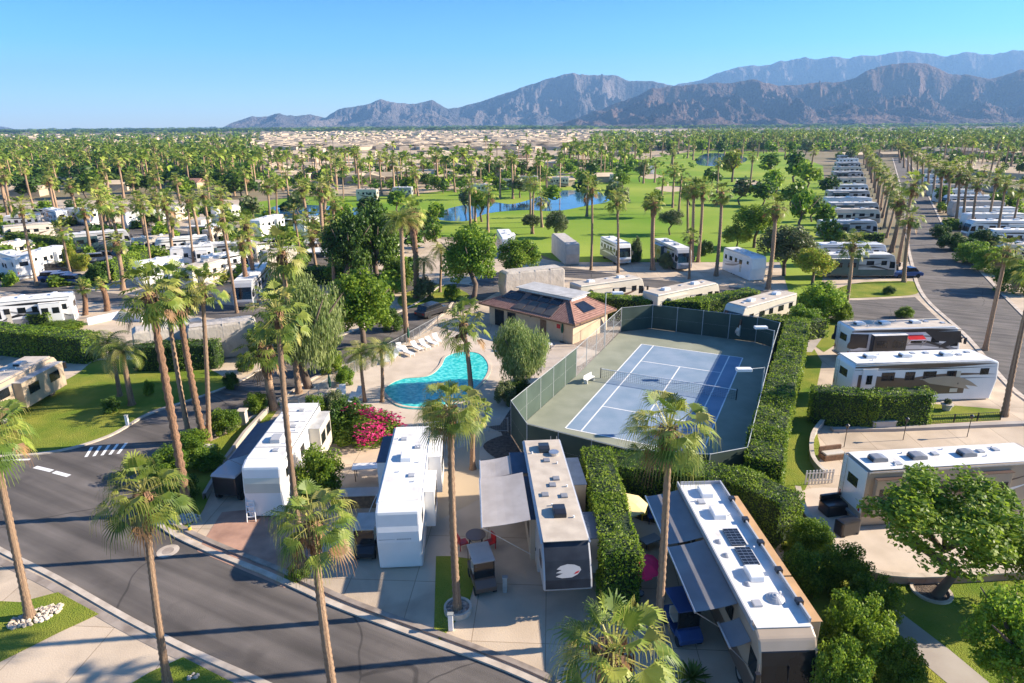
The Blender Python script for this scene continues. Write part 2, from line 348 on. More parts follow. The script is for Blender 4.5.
sheet('far_pond', smooth_px([(697, 164), (700, 156), (715, 153), (745, 157), (742, 163), (715, 166)], 5, True), .06, 'lake')
sheet('fairway_bunker', smooth_px([(655, 188), (672, 186), (688, 189), (670, 192)], 5, True), .05, 'sand')
for i, q in enumerate([[(735, 182), (750, 180), (762, 183), (748, 186)], [(640, 176), (652, 174), (664, 176), (650, 179)]]):
    sheet('fairway_bunker', smooth_px(q, 4, True), .05, 'sand')

# near street and the loop road behind the pool
up_edge = smooth_px([(545, 690), (490, 666), (350, 614), (300, 592), (260, 574), (205, 552), (170, 535), (148, 518), (137, 500), (142, 478), (160, 455), (200, 440), (250, 418), (285, 395), (325, 372), (400, 345), (437, 318), (452, 302)], 5)
far_edge = smooth_px([(480, 287), (445, 285), (415, 305), (345, 335), (290, 352), (245, 380), (200, 398), (150, 415), (110, 437), (60, 452), (0, 458), (-60, 458)], 5)
low_edge = smooth_px([(-60, 520), (0, 553), (54, 580), (127, 622), (190, 654), (250, 681), (330, 718), (420, 756)], 4)
sheet('near_street', up_edge + far_edge + low_edge + [(560, 740)], .004, 'asphalt')
kerb('street_kerb', up_edge, .32, .10, side=-1)
kerb('street_kerb', far_edge, .32, .10, side=-1)
kerb('street_kerb', low_edge, .30, .07, side=1)
go1 = [(x, y) for x, y in low_edge]
kerb('street_gutter', [(x - 6, y + 9) for x, y in low_edge], .42, .012, 'gutter', side=1)
kerb('street_gutter', [(x + 9, y - 6) for x, y in up_edge[:32]], .30, .11, 'gutter', side=-1)
loop = smooth_px([(452, 302), (470, 283), (500, 272), (560, 267), (640, 278), (725, 286), (775, 292), (840, 300), (915, 297)], 5)
loop2 = smooth_px([(937, 318), (900, 322), (850, 320), (800, 322), (780, 312), (720, 296), (640, 286), (560, 277), (515, 284), (480, 302), (452, 318)], 5)
sheet('loop_road', loop + loop2, .012, 'asphalt')
sl_ = smooth_px([(1060, 420), (1014, 388), (970, 338), (926, 297), (913, 262), (908, 235), (905, 200), (898, 175), (893, 158)], 5)
sr_ = smooth_px([(905, 158), (920, 180), (932, 205), (947, 233), (979, 271), (1024, 318), (1060, 350)], 5)
sheet('palm_street', sl_ + sr_, .008, 'asphalt')
kerb('palm_street_kerb', sl_, .5, .08, side=1); kerb('palm_street_kerb', sr_, .5, .08, side=1)
sheet('left_street', [(-60, 262), (0, 277), (100, 292), (240, 306), (300, 312), (345, 335), (300, 350), (240, 322), (100, 303), (0, 291), (-60, 284)], .004, 'asphalt')
sheet('far_left_street', [(-60, 214), (60, 222), (180, 230), (300, 250), (300, 262), (170, 242), (60, 232), (-60, 226)], .006, 'asphalt')
sheet('left_lane', [(420, 296), (300, 262), (300, 250), (440, 284)], .009, 'asphalt')
# road markings
def strip(name, a, b, wd, z=.010, m='line'):
    a = G(*a); b = G(*b); d = (b - a).normalized(); n = Vector((-d.y, d.x, 0)) * wd / 2
    q = MB(); q.quad(*[Vector((p.x, p.y, z)) for p in (a - n, b - n, b + n, a + n)]); o = q.build(name, m); o['kind'] = 'structure'
strip('road_marking', (35, 467), (52, 471), .35); strip('road_marking', (54, 472), (69, 476), .35); strip('road_marking', (0, 460.5), (30, 459.5), .25)
for k in range(5): strip('crossing_mark', (86 + k * 8, 457 - k * .8), (92 + k * 8.6, 447 - k * 1), .22)

# lawns and planted strips
def lawn(name, px, z=.02, m='grass', sm=True): return sheet(name, smooth_px(px, 4, True) if sm else px, z, m)
lawn('lawn', [(-60, 440), (0, 410), (30, 398), (75, 375), (100, 360), (160, 362), (205, 368), (225, 378), (232, 384), (200, 397), (150, 411), (110, 434), (60, 449), (0, 455), (-60, 455)], .03)
lawn('lawn_patch', [(-60, 640), (-20, 600), (20, 602), (58, 592), (99, 614), (60, 632), (0, 662)], .016, sm=False)
lawn('lawn_patch', [(120, 690), (150, 672), (183, 657), (236, 684), (300, 720), (100, 720)], .016, sm=False)
lawn('golf_lawn_strip', [(815, 301), (850, 284), (905, 281), (918, 284), (916, 294), (880, 297), (830, 299)], .02)
lawn('lawn_strip', [(806, 340), (815, 320), (830, 318), (900, 330), (840, 342), (824, 352)], .022, sm=False)
lawn('hedge_side_lawn', [(790, 345), (812, 345), (822, 362), (812, 410), (822, 455), (800, 500), (775, 540), (740, 540), (760, 470), (775, 420)], .02, sm=False)
lawn('park_lawn', [(800, 500), (815, 520), (870, 570), (930, 575), (1060, 560), (1100, 760), (860, 760), (800, 600), (780, 540)], .02, sm=False)
lawn('planting_strip', [(436, 556), (452, 556), (480, 560), (470, 600), (458, 618), (440, 641), (434, 630)], .02, sm=False)
lawn('planting_strip', [(283, 583), (290, 565), (310, 568), (306, 578), (292, 584)], .02)
lawn('street_corner_bed', [(140, 503), (145, 480), (165, 458), (205, 444), (250, 420), (262, 402), (280, 404), (262, 430), (238, 460), (215, 485), (200, 515), (178, 530), (155, 518)], .024, 'grass')
lawn('rear_lawn', [(905, 415), (935, 404), (1000, 409), (1000, 420), (930, 424)], .02, sm=False)
lawn('pond_side_lawn', [(400, 296), (440, 284), (470, 296), (440, 303), (405, 308)], .02)
sheet('brick_driveway', [(197, 551), (222, 512), (300, 505), (330, 520), (306, 560), (285, 588)], .012, 'brickpave')
sheet('gravel_bed', smooth_px([(483, 446), (500, 436), (516, 436), (526, 447), (520, 458), (500, 460)], 5, True), .02, 'mulch')
sheet('rear_gravel', [(430, 480), (455, 450), (480, 440), (478, 500), (440, 520)], .008, 'sand')
sheet('park_footpath', [(888, 602), (900, 612), (950, 650), (1010, 700), (985, 715), (920, 660), (890, 622), (880, 610)], .03, 'conc2')
sheet('walk', [(790, 350), (800, 338), (815, 330), (822, 338), (812, 352), (800, 352)], .03, 'conc2')
sheet('court_apron', [(520, 470), (640, 520), (735, 540), (770, 470), (800, 345), (790, 330), (650, 318), (600, 340), (500, 430)], .006, 'mulch')
sheet('court_side_ground', [(575, 395), (578, 375), (628, 322), (600, 318), (560, 345), (540, 372)], .008, 'gravel')
sheet('mulch_bed', [(470, 420), (545, 385), (520, 405), (508, 425), (500, 432)], .010, 'mulch')
sheet('palm_tree_bed', smooth_px([(640, 200), (660, 270), (720, 290), (700, 296)], 3, True), .011, 'mulch') if False else None
# pool
sheet('pool_deck', [(298, 405), (345, 372), (440, 330), (475, 332), (500, 338), (575, 345), (600, 352), (580, 365), (545, 385), (515, 402), (500, 425), (440, 432), (380, 428), (310, 428)], .03, 'deck')
poolpx = smooth_px([(384, 396), (383, 388), (400, 379), (426, 376), (438, 367), (444, 357), (459, 352), (479, 353), (489, 361), (491, 371), (485, 382), (472, 394), (455, 404), (430, 409), (400, 407)], 6, True)
kerb('pool_coping', poolpx + poolpx[:1], .3, .11, 'deck', side=-1)
pw = sheet('swimming_pool', poolpx, .07, 'pool', kind=None); tag(pw, 'turquoise free-form swimming pool between the palms and the clubhouse', 'swimming pool')

# ------------------------------------------------------------------ mountains
def fbm(x, y, o=6):
    return noise.fractal(Vector((x, y, 3.1)), 1.0, 2.0, o)
def ridged(x, y):
    x = x * 1.6; y = y * .85
    a = 0; amp = 1; f = 1
    for k in range(7):
        v = 1 - abs(noise.noise(Vector((x * f + 7 * k, y * f - 3 * k, 1.7 * k)))) * 2.2
        a += amp * v; amp *= .52; f *= 2.07
    return a / 2.08
def mtmat(name, c1, c2):
    m = mat(name, c1, 1.0, col2=c2, scale=.002, detail=12, coords='World', spec=.05, bump=0)
    t = m.node_tree; n = t.nodes; l = t.links; p = n['Principled BSDF']
    ge = n.new('ShaderNodeNewGeometry'); nb = n.new('ShaderNodeTexNoise'); nb.inputs['Scale'].default_value = .009; nb.inputs['Detail'].default_value = 9; nb.inputs['Roughness'].default_value = .62
    l.new(ge.outputs['Position'], nb.inputs['Vector']); bp = n.new('ShaderNodeBump'); bp.inputs['Strength'].default_value = 1; bp.inputs['Distance'].default_value = 140
    l.new(nb.outputs[0], bp.inputs['Height']); l.new(bp.outputs[0], p.inputs['Normal'])
    return m
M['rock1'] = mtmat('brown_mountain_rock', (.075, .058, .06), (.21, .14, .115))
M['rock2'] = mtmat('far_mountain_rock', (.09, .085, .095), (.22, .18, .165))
def mountains(name, prof, D, depth, m, seed, rough=.45, fs=1600.0, nx=760, ny=120):
    xs = [p[0] for p in prof]; ys = [p[1] for p in prof]
    x0, x1 = xs[0], xs[-1]; V = []; Fc = []
    for j in range(ny + 1):
        t = j / ny
        for i in range(nx + 1):
            px = x0 + (x1 - x0) * i / nx
            py = np.interp(px, xs, ys)
            top = G(px, HZ - (px - 512) * .0075 + 40)      # ground bearing
            b = Vector((top.x, top.y, 0)).normalized(); b /= b.y
            Y = D + depth * (t - .75)
            X = b.x * Y
            hz = HZ - (px - 512) * .0075
            hr = max(0, (hz - py)) / F * D * .905
            # envelope: foothills rise to the crest at t=.75, then fall
            e = (min(1, t / .75) ** 1.35) if t <= .75 else max(0, 1 - (t - .75) / .25) ** .8
            n1 = ridged(X / fs + seed, Y / fs)          # about .2 .. 1
            n2 = fbm(X / (fs * .45) + seed, Y / (fs * .45)) + 1.1 * (abs(noise.noise(Vector((X / (fs * 1.3) + seed, Y / (fs * 3), 0)))) - .2)
            k = 1 if t <= .75 else .7
            cr = math.exp(-((t - .75) / .06) ** 2)         # the crest itself follows the skyline
            h = hr * e * (cr + (1 - cr) * (1 - rough + rough * 1.45 * (n1 - .2) + .2 * n2)) + hr * .05 * n2 * k
            wq = min(1.0, hr / 60.0)
            h += wq * (1 - abs(2 * t - 1)) * 60 * (n1 - .4) + cr * hr * .02 * (n1 - .6)
            V.append((X, Y, h - 4))
    for j in range(ny):
        for i in range(nx):
            a = j * (nx + 1) + i; Fc.append((a, a + 1, a + nx + 2, a + nx + 1))
    me = bpy.data.meshes.new(name); me.from_pydata(V, [], Fc); me.materials.append(M[m]); me.update()
    o = bpy.data.objects.new(name, me); C.objects.link(o); o['kind'] = 'structure'
mountains('near_mountain_range', [(530, 126), (560, 119), (585, 112), (605, 104), (620, 97), (640, 90), (662, 82), (680, 81), (700, 84), (725, 79), (745, 78), (770, 84), (800, 80), (830, 80), (850, 71), (868, 63), (890, 60), (908, 62), (925, 68), (945, 74), (970, 76), (1000, 70), (1030, 72), (1100, 66), (1200, 60)], 5200, 2400, 'rock1', 3.3, .95, 620)
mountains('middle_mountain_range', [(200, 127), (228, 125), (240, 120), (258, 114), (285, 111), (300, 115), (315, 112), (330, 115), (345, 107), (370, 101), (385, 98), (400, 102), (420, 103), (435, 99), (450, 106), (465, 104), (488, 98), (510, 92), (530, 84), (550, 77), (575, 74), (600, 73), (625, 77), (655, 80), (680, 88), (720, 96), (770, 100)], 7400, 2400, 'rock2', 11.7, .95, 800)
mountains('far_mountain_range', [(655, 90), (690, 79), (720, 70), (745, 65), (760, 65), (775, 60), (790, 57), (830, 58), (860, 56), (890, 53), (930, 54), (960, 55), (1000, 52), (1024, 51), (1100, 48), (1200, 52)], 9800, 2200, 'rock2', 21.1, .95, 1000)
mountains('left_horizon_hills', [(-60, 124), (-20, 123), (8, 124), (20, 126), (30, 129)], 9500, 1400, 'rock2', 5.1, .3, 1500, 60, 30)
#PART2
# ------------------------------------------------------------------ palms
def fan_crown(name, nf, nseg, seed, lod=0, droop=1.0, parent=None, bl=1.0):
    rr = random.Random(seed); Q = []; mi = []
    for i in range(nf):
        t = (i + .5) / nf; az = i * 2.39996 + rr.uniform(-.2, .2)
        el = R(82 - 128 * t ** .85 * droop + rr.uniform(-15, 15)); pl = rr.uniform(.7, 1.3)
        d = Vector((math.cos(az) * math.cos(el), math.sin(az) * math.cos(el), math.sin(el)))
        s = Vector((-math.sin(az), math.cos(az), 0)); s = (s + Vector((0, 0, rr.uniform(-.3, .3)))).normalized()
        base = Vector((math.cos(az) * .08, math.sin(az) * .08, .15 * (1 - t) - .25 * t))
        p1 = base + d * pl + Vector((0, 0, -.08)); w_ = .035
        k = 2 if rr.random() < .14 else (0 if rr.random() < .55 else 1)
        if t > .87 and rr.random() < .45: k = 3
        Q.append((base - s * w_, base + s * w_, p1 + s * .02, p1 - s * .02)); mi.append(2 if k != 3 else 3)
        f = (d + Vector((0, 0, -.30 - .2 * t))).normalized(); n = s.cross(f).normalized(); 
        if n.z < 0: n = -n
        spread = R(rr.uniform(72, 100)); dphi = 2 * spread / nseg; ell = rr.uniform(.82, 1.12) * bl
        for j in range(nseg):
            ph = -spread + (j + .5) * dphi; L = ell * (1 - .28 * abs(ph) / spread) * rr.uniform(.88, 1.08)
            sd_ = (f * math.cos(ph) + s * math.sin(ph) + n * (.22 * abs(math.sin(ph)))).normalized(); c = n.cross(sd_).normalized()
            r1 = L * .58; hw = r1 * math.tan(dphi / 2) * .92
            m1 = p1 + sd_ * r1; a, b_ = m1 - c * hw, m1 + c * hw + n * hw * .5
            tip = p1 + sd_ * L * .93 + Vector((0, 0, -.16 * L - .12 * rr.random()))
            if lod < 2:
                Q.append((p1, a, m1 + n * hw * .3, b_)); mi.append(k)
                Q.append((a, tip - c * hw * .25, tip + c * hw * .25, b_)); mi.append(k)
                if lod < 1:
                    t2 = tip + sd_ * .12 * L + Vector((0, 0, -.30 - .25 * rr.random()))
                    Q.append((tip - c * hw * .25, t2, t2 + c * .012, tip + c * hw * .25)); mi.append(k if k else 2)
            else:
                Q.append((p1, a, tip + Vector((0, 0, -.12)), b_)); mi.append(k)
    V = np.array([[tuple(p) for p in q] for q in Q], dtype=np.float32)
    return npmesh(name, V, ['fr1', 'fr2', 'fr3', 'dry'], mi, parent)

def feather_crown(name, nf, nl, seed, parent=None, length=2.3, droop=1.0, mats=('fr1', 'fr2', 'fr3', 'dry')):
    rr = random.Random(seed); Q = []; mi = []
    for i in range(nf):
        t = (i + .5) / nf; az = i * 2.39996 + rr.uniform(-.2, .2); el = R(78 - 85 * t * droop + rr.uniform(-8, 8)); L = length * rr.uniform(.85, 1.1)
        h = Vector((math.cos(az), math.sin(az), 0)); s = Vector((-math.sin(az), math.cos(az), 0)); p = Vector((0, 0, 0)); k = rr.choice([0, 0, 1, 1, 2])
        if t > .85: k = rr.choice([2, 3])
        e = el; N = nl; st = L / N
        for j in range(N):
            d = h * math.cos(e) + Vector((0, 0, math.sin(e))); p2 = p + d * st
            Q.append((p - s * .02, p + s * .02, p2 + s * .015, p2 - s * .015)); mi.append(2)
            if j > 0:
                ll = .5 * math.sin(math.pi * min(1, (j + .8) / N) ** .8) + .12
                for sg in (-1, 1):
                    q = p2; tip = q + (s * sg * .85 + d * .5).normalized() * ll + Vector((0, 0, -.22 * ll - .25 * ll * t))
                    a = d * st * .48
                    Q.append((q - a, q, tip, tip - a * .4)); mi.append(k)
            p = p2; e -= (1.9 * droop + .3 * t) / N
    V = np.array([[tuple(q_) for q_ in q] for q in Q], dtype=np.float32)
    return npmesh(name, V, list(mats), mi, parent)

def skirt_mesh(name, seed, nq, length=.9, rad=.34, parent=None):
    rr = random.Random(seed); Q = []; mi = []
    for i in range(nq):
        az = rr.uniform(0, 6.283); z = -rr.uniform(0, length); r0 = .12 + .1 * rr.random(); r1 = rad * (1 - .55 * (-z / length)) * rr.uniform(.75, 1.2)
        a = Vector((math.cos(az) * r0, math.sin(az) * r0, z)); b = Vector((math.cos(az) * r1, math.sin(az) * r1, z - rr.uniform(.05, .25) + (.18 if rr.random() < .6 else 0)))
        s = Vector((-math.sin(az), math.cos(az), 0)) * .07
        Q.append((a - s, a + s, b + s * .6, b - s * .6)); mi.append(0 if rr.random() < .6 else 1)
        c = b + Vector((math.cos(az) * .03, math.sin(az) * .03, -.22)); Q.append((b - s * .6, b + s * .6, c + s * .3, c - s * .3)); mi.append(0)
    V = np.array([[tuple(q_) for q_ in q] for q in Q], dtype=np.float32)
    return npmesh(name, V, ['boots', 'dry'], mi, parent)

def trunk_mesh(name, seed, n, rings, rough=.06, parent=None, flare=1.5, mat_='bark'):
    rr = random.Random(seed); V = []; Fc = []; ph = rr.uniform(0, 6)
    for j in range(rings + 1):
        t = j / rings; r = (1.0 - .28 * t + (flare - 1) * math.exp(-t * 22)) * (1 + rough * (1 if j % 2 else -1))
        ox = .5 * math.sin(t * math.pi + ph * .1) * math.cos(ph); oy = .5 * math.sin(t * math.pi) * math.sin(ph)
        for k in range(n):
            a = 2 * math.pi * k / n; q = r * rr.uniform(.95, 1.05); V.append((ox + q * math.cos(a), oy + q * math.sin(a), t))
    for j in range(rings):
        for k in range(n):
            a = j * n + k; b = j * n + (k + 1) % n; Fc.append((a, b, b + n, a + n))
    me = bpy.data.meshes.new(name); me.from_pydata(V, [], Fc); me.materials.append(M[mat_]); me.polygons.foreach_set('use_smooth', [True] * len(Fc)); me.update()
    return me

FC = {0: [], 1: [], 2: []}
def hide_src(o):
    me = o.data; bpy.data.objects.remove(o); return me
for s_ in range(4): FC[0].append(hide_src(fan_crown('crown', 38, 17, 100 + s_, 0, 1.0, None, .92)))
for s_ in range(4): FC[1].append(hide_src(fan_crown('crown', 42, 10, 200 + s_, 1, 1.0, None, .80)))
for s_ in range(4): FC[2].append(hide_src(fan_crown('crown', 28, 6, 300 + s_, 2, 1.05, None, .85)))
FE = [hide_src(feather_crown('crown', 26, 15, 400 + s_)) for s_ in range(3)]
FEU = [hide_src(feather_crown('crown', 46, 15, 450 + s_, None, 2.5, .75)) for s_ in range(2)]
SK = [hide_src(skirt_mesh('boots', 500 + s_, 130)) for s_ in range(3)]
TR = [trunk_mesh('trunk', 600 + s_, 11, 60, .085) for s_ in range(4)]
TRB = [trunk_mesh('trunk', 640 + s_, 10, 46, .16, None, 1.1, 'boots') for s_ in range(2)]
TRL = [trunk_mesh('trunk', 620 + s_, 6, 8) for s_ in range(3)]
def mobj(name, me, parent):
    o = bpy.data.objects.new(name, me); C.objects.link(o); o.parent = parent; return o
NPALM = 0
def palm(base, top, lod, label, rad=.17, cs=1.0, kind='fan', group=None, boots=True, shaggy=False, name=None):
    "base, top: world points of the foot and of the crown's heart"
    global NPALM; NPALM += 1
    base = Vector(base); top = Vector(top); d = top - base; h = d.length
    t = thing(name or {'fan': 'fan_palm', 'queen': 'queen_palm', 'date': 'date_palm'}[kind], label, 'palm tree', base, 0, group)
    me = rnd.choice(TRL if lod == 2 else (TRB if shaggy else TR))
    o = mobj('trunk', me, t); o.rotation_mode = 'QUATERNION'
    o.rotation_quaternion = d.to_track_quat('Z', 'Y') @ Matrix.Rotation(rnd.uniform(0, 6.28), 4, 'Z').to_quaternion(); o.scale = (rad, rad, h)
    if kind == 'fan': cm = rnd.choice(FC[lod])
    elif kind == 'queen': cm = rnd.choice(FE)
    else: cm = rnd.choice(FEU)
    c = mobj('crown', cm, t); c.location = d; c.rotation_euler = (rnd.uniform(-.1, .1), rnd.uniform(-.1, .1), rnd.uniform(0, 6.28)); s = cs * rnd.uniform(.96, 1.04); c.scale = (s, s, s * rnd.uniform(.92, 1.08))
    if boots and lod < 2:
        b = mobj('boots', rnd.choice(SK), t); b.location = d + Vector((0, 0, .05)); k = max(1.0, rad / .2) * (cs if kind == 'fan' else .7); k *= (1.25 if lod == 0 else .85); b.scale = (k, k, k * 1.1); b.rotation_euler = (0, 0, rnd.uniform(0, 6))
    return t
# hub pixel, foot pixel
def palm_px(bx, by, tx, ty, lod, label, **k):
    b = G(bx, by); return palm(b, atY(tx, ty, b.y + rnd.uniform(-.3, .3)), lod, label, **k)
L0 = [
 (30, 617, -10, 430, 0, 'lone fan palm leaning over the near street from the white rock ring', dict(rad=.2, cs=.95, boots=False)),
 (168, 683, 143, 492, 0, 'fan palm on the kerbside lawn nearest the lower pavement, bushy brown boots under its crown', dict(rad=.17, cs=.9)),
 (338, 718, 312, 522, 0, 'fan palm rising in front of the brick driveway with its foot outside the view', dict(rad=.2, cs=.9)),
 (458, 611, 450, 408, 0, 'slender orange-trunked fan palm growing from the round concrete planter ring', dict(rad=.2, cs=.92)),
 (658, 640, 669, 428, 0, 'tall fan palm between the parasol patio and the grey-awning motorhome', dict(rad=.2, cs=1.12)),
 (189, 513, 149, 292, 1, 'thick shaggy fan palm rising from the gnome rock bed at the corner', dict(rad=.27, cs=1.15, shaggy=True)),
 (191, 443, 166, 302, 1, 'thin smooth fan palm standing second in the tight clump of four at the street bend', dict(rad=.2, cs=1.15)),
 (205, 443, 176, 288, 1, 'thick orange-trunked fan palm standing third in the clump of four at the street bend', dict(rad=.27, cs=1.15, shaggy=True)),
 (209, 440, 202, 285, 1, 'smooth upright fan palm ending the clump of four at the street bend', dict(rad=.19, cs=1.05)),
 (132, 405, 122, 352, 1, 'short thick-trunked queen palm with drooping fronds on the left lawn island', dict(rad=.26, cs=1.15, kind='queen')),
 (120, 396, 108, 343, 1, 'slimmer queen palm behind its partner on the left lawn island', dict(rad=.2, cs=1.1, kind='queen')),
 (37, 286, 21, 206, 1, 'fan palm standing by the white fifth-wheel trailer across the left street', dict(rad=.24, cs=1.2)),
 (72, 279, 61, 230, 1, 'small-crowned fan palm just behind the yellow bush on the left street', dict(rad=.22, cs=1.0)),
 (110, 283, 99, 200, 1, 'tall thin fan palm left of the orange-trunked one beside the long hedge', dict(rad=.19, cs=1.2)),
 (123, 290, 116, 242, 1, 'stout orange-trunked fan palm at the end of the long hedge', dict(rad=.36, cs=1.05)),
 (107, 311, 101, 283, 1, 'short shaggy brown palm stump-like and half dead by the left street', dict(rad=.4, cs=.6, shaggy=True)),
 (85, 315, 82, 286, 1, 'short palm with a withered brown crown beside the left street', dict(rad=.35, cs=.65, shaggy=True)),
 (152, 275, 142, 205, 1, 'fan palm rising between two white trailers beyond the clump of four', dict(rad=.19, cs=1.15)),
 (194, 269, 187, 200, 1, 'slim fan palm in front of the dark pickup in the left rows', dict(rad=.2, cs=1.15)),
 (237, 313, 221, 218, 1, 'long thin fan palm at the back corner of the covered trailer', dict(rad=.2, cs=1.15)),
 (256, 296, 246, 224, 1, 'thick brown fan palm behind the silver bus, the farther of two', dict(rad=.36, cs=1.2, shaggy=True)),
 (250, 303, 242, 242, 1, 'thick orange fan palm behind the silver bus, the nearer of two', dict(rad=.38, cs=1.1, shaggy=True)),
 (299, 393, 281, 252, 1, 'full-headed fan palm rising beside the feathery pale tree', dict(rad=.27, cs=1.35)),
 (301, 548, 277, 312, 1, 'very tall fan palm whose trunk crosses the old white fifth wheel', dict(rad=.19, cs=1.0)),
 (275, 409, 264, 347, 1, 'short stout orange-trunked fan palm at the fence behind the fifth wheel', dict(rad=.38, cs=1.35)),
 (407, 342, 401, 222, 1, 'tall date palm with stiff upright fronds and a thick brown collar by the pool', dict(rad=.3, cs=1.15, kind='date')),
 (416, 298, 412, 212, 1, 'thick orange-trunked palm right behind the date palm on the corner lawn', dict(rad=.45, cs=1.4, shaggy=True)),
 (313, 243, 302, 187, 1, 'leaning fan palm left of the twin tall palms by the pond', dict(rad=.4, cs=1.25)),
 (322, 254, 320, 188, 1, 'nearer of the twin orange fan palms by the pond', dict(rad=.4, cs=1.3)),
 (323, 249, 326, 186, 1, 'farther of the twin orange fan palms by the pond', dict(rad=.4, cs=1.3)),
 (277, 225, 276, 182, 1, 'thin fan palm on the grass edge of the pond', dict(rad=.25, cs=1.3)),
 (270, 226, 267, 186, 1, 'brown-trunked fan palm beside the thin one on the pond edge', dict(rad=.3, cs=1.3)),
 (305, 277, 294, 214, 1, 'dark-crowned fan palm standing behind the two flat carports', dict(rad=.2, cs=1.25)),
 (344, 213, 342, 168, 1, 'lone thin fan palm on the fairway past the pond', dict(rad=.2, cs=1.3)),
 (471, 395, 463, 323, 1, 'leaning fan palm at the edge of the swimming pool deck', dict(rad=.24, cs=1.3)),
 (382, 402, 381, 350, 1, 'queen palm with yellow drooping fronds beside the pool fence', dict(rad=.17, cs=.95, kind='queen')),
 (365, 402, 360, 354, 1, 'green queen palm left of the yellow-fronded one at the pool fence', dict(rad=.17, cs=.95, kind='queen')),
 (473, 469, 475, 412, 1, 'small fan palm on the sandy yard behind the white fifth wheel', dict(rad=.2, cs=.75)),
 (768, 289, 776, 206, 1, 'tall dark fan palm standing in front of the big olive tree', dict(rad=.34, cs=1.2)),
 (716, 276, 722, 192, 1, 'fan palm left of the gleaming fifth wheel on the golf side', dict(rad=.3, cs=1.2)),
 (688, 233, 688, 192, 1, 'left one of three clustered fan palms on the fairway edge', dict(rad=.3, cs=1.2)),
 (692, 262, 694, 188, 1, 'middle one of three clustered fan palms on the fairway edge', dict(rad=.3, cs=1.2)),
 (698, 262, 703, 187, 1, 'right one of three clustered fan palms on the fairway edge', dict(rad=.3, cs=1.2)),
 (653, 270, 654, 202, 1, 'sturdy fan palm between the two golf-side motorhomes', dict(rad=.4, cs=1.2)),
 (618, 273, 617, 200, 1, 'slim fan palm in front of the motorhome with the dark windshield', dict(rad=.22, cs=1.2)),
 (591, 270, 592, 188, 1, 'slim fan palm beside the covered square trailer on the golf side', dict(rad=.22, cs=1.2)),
 (533, 234, 534, 184, 1, 'fan palm at the lake bank above the golf-side trailers', dict(rad=.25, cs=1.1)),
 (689, 279, 691, 236, 1, 'short fan palm near the road in front of the brown motorhome', dict(rad=.2, cs=.9)),
 (845, 315, 853, 244, 1, 'golden-crowned fan palm on the strip beside the side road', dict(rad=.26, cs=1.2)),
 (904, 282, 911, 218, 1, 'small-headed fan palm on the kerb next to the parked pickup', dict(rad=.3, cs=1.1)),
 (898, 264, 914, 184, 1, 'tall leaning fan palm behind the kerb where the pickup is parked', dict(rad=.3, cs=1.4)),
 (891, 252, 901, 200, 1, 'stout fan palm at the nose of the swirl-painted motorhome', dict(rad=.45, cs=1.4)),
 (985, 350, 1007, 250, 1, 'tall fan palm on the near kerb of the wide street behind two parked motorhomes', dict(rad=.24, cs=1.1)),
 (1005, 416, 1036, 268, 1, 'trunk of a tall fan palm on the concrete pad nearest the wide street', dict(rad=.24, cs=1.1)),
 (421, 300, 424, 262, 1, 'short yellowish queen palm near the corner lawn', dict(rad=.2, cs=1.0, kind='queen')),
 (440, 292, 441, 250, 1, 'queen palm with sparse fronds at the back corner of the pool lawn', dict(rad=.2, cs=1.0, kind='queen')),
]
for bx, by, tx, ty, lod, lab, k in L0: palm_px(bx, by, tx, ty, lod, lab, **k)
# the big crown at the very front
hub = atY(614, 650, 17.8); palm((hub.x - .1, 17.9, 0), hub, 0, 'wide bright fan palm closest to the viewer, seen from above its crown', rad=.3, cs=1.2)
# rows along the wide street
rowR = [(1012, 232, 1021, 188), (996, 243, 1006, 184), (988, 226, 997, 178), (972, 232, 978, 182), (963, 226, 968, 176), (955, 226, 960, 174), (947, 213, 951, 170), (939, 212, 943, 169), (933, 201, 937, 164), (927, 195, 929, 160), (922, 190, 923, 157), (917, 184, 918, 154), (912, 178, 912, 150), (908, 172, 907, 147), (904, 168, 903, 145), (900, 163, 898, 142)]
for i, q in enumerate(rowR):
    palm_px(*q, 1 if i < 8 else 2, '%s fan palm up the far kerb of the wide street' % ordinal(i + 1), rad=.24 + .02 * i, cs=1.25 + .03 * i, group='palms along the far kerb of the wide street')
rowL = [(886, 238, 897, 196), (884, 228, 893, 186), (882, 218, 890, 181), (880, 211, 886, 176), (878, 205, 883, 172), (877, 199, 880, 168), (875, 193, 878, 165), (874, 188, 876, 162), (872, 183, 873, 159), (871, 179, 871, 156), (870, 175, 870, 153), (868, 171, 868, 150), (866, 168, 866, 148), (864, 165, 863, 146)]
for i, q in enumerate(rowL):
    palm_px(*q, 2, '%s fan palm up the row at the noses of the parked motorhomes' % ordinal(i + 1), rad=.28 + .02 * i, cs=1.3 + .03 * i, group='palms at the noses of the parked motorhomes')
# groves: pixel rectangles of foot positions
def grove(n, x0, x1, y0, y1, phrase, seed, hm=(9, 13), lod=2, poly=None, mix=.8):
    rr = random.Random(seed); pts = []
    while len(pts) < n:
        x = rr.uniform(x0, x1); y = rr.uniform(y0, y1)
        if poly and not poly(x, y): continue
        if any(abs(x - a) < 3.2 and abs(y - b) < 2 for a, b in pts): continue
        pts.append((x, y))
    pts.sort()
    for i, (x, y) in enumerate(pts):
        b = G(x, y); h = rr.uniform(hm[0] * .72, hm[1])
        palm(b, b + Vector((rr.uniform(-.5, .5), 0, h)), lod, '%s fan palm from the left %s' % (ordinal(i + 1), phrase), rad=.22 + b.y * .0007, cs=rr.uniform(1.15, 1.45), group='fan palms ' + phrase)
grove(22, 0, 250, 186, 212, 'in the grove before the left rows of trailers', 1, (9, 13), 2)
grove(20, 0, 240, 216, 262, 'among the left rows of trailers', 2, (9, 12), 1)
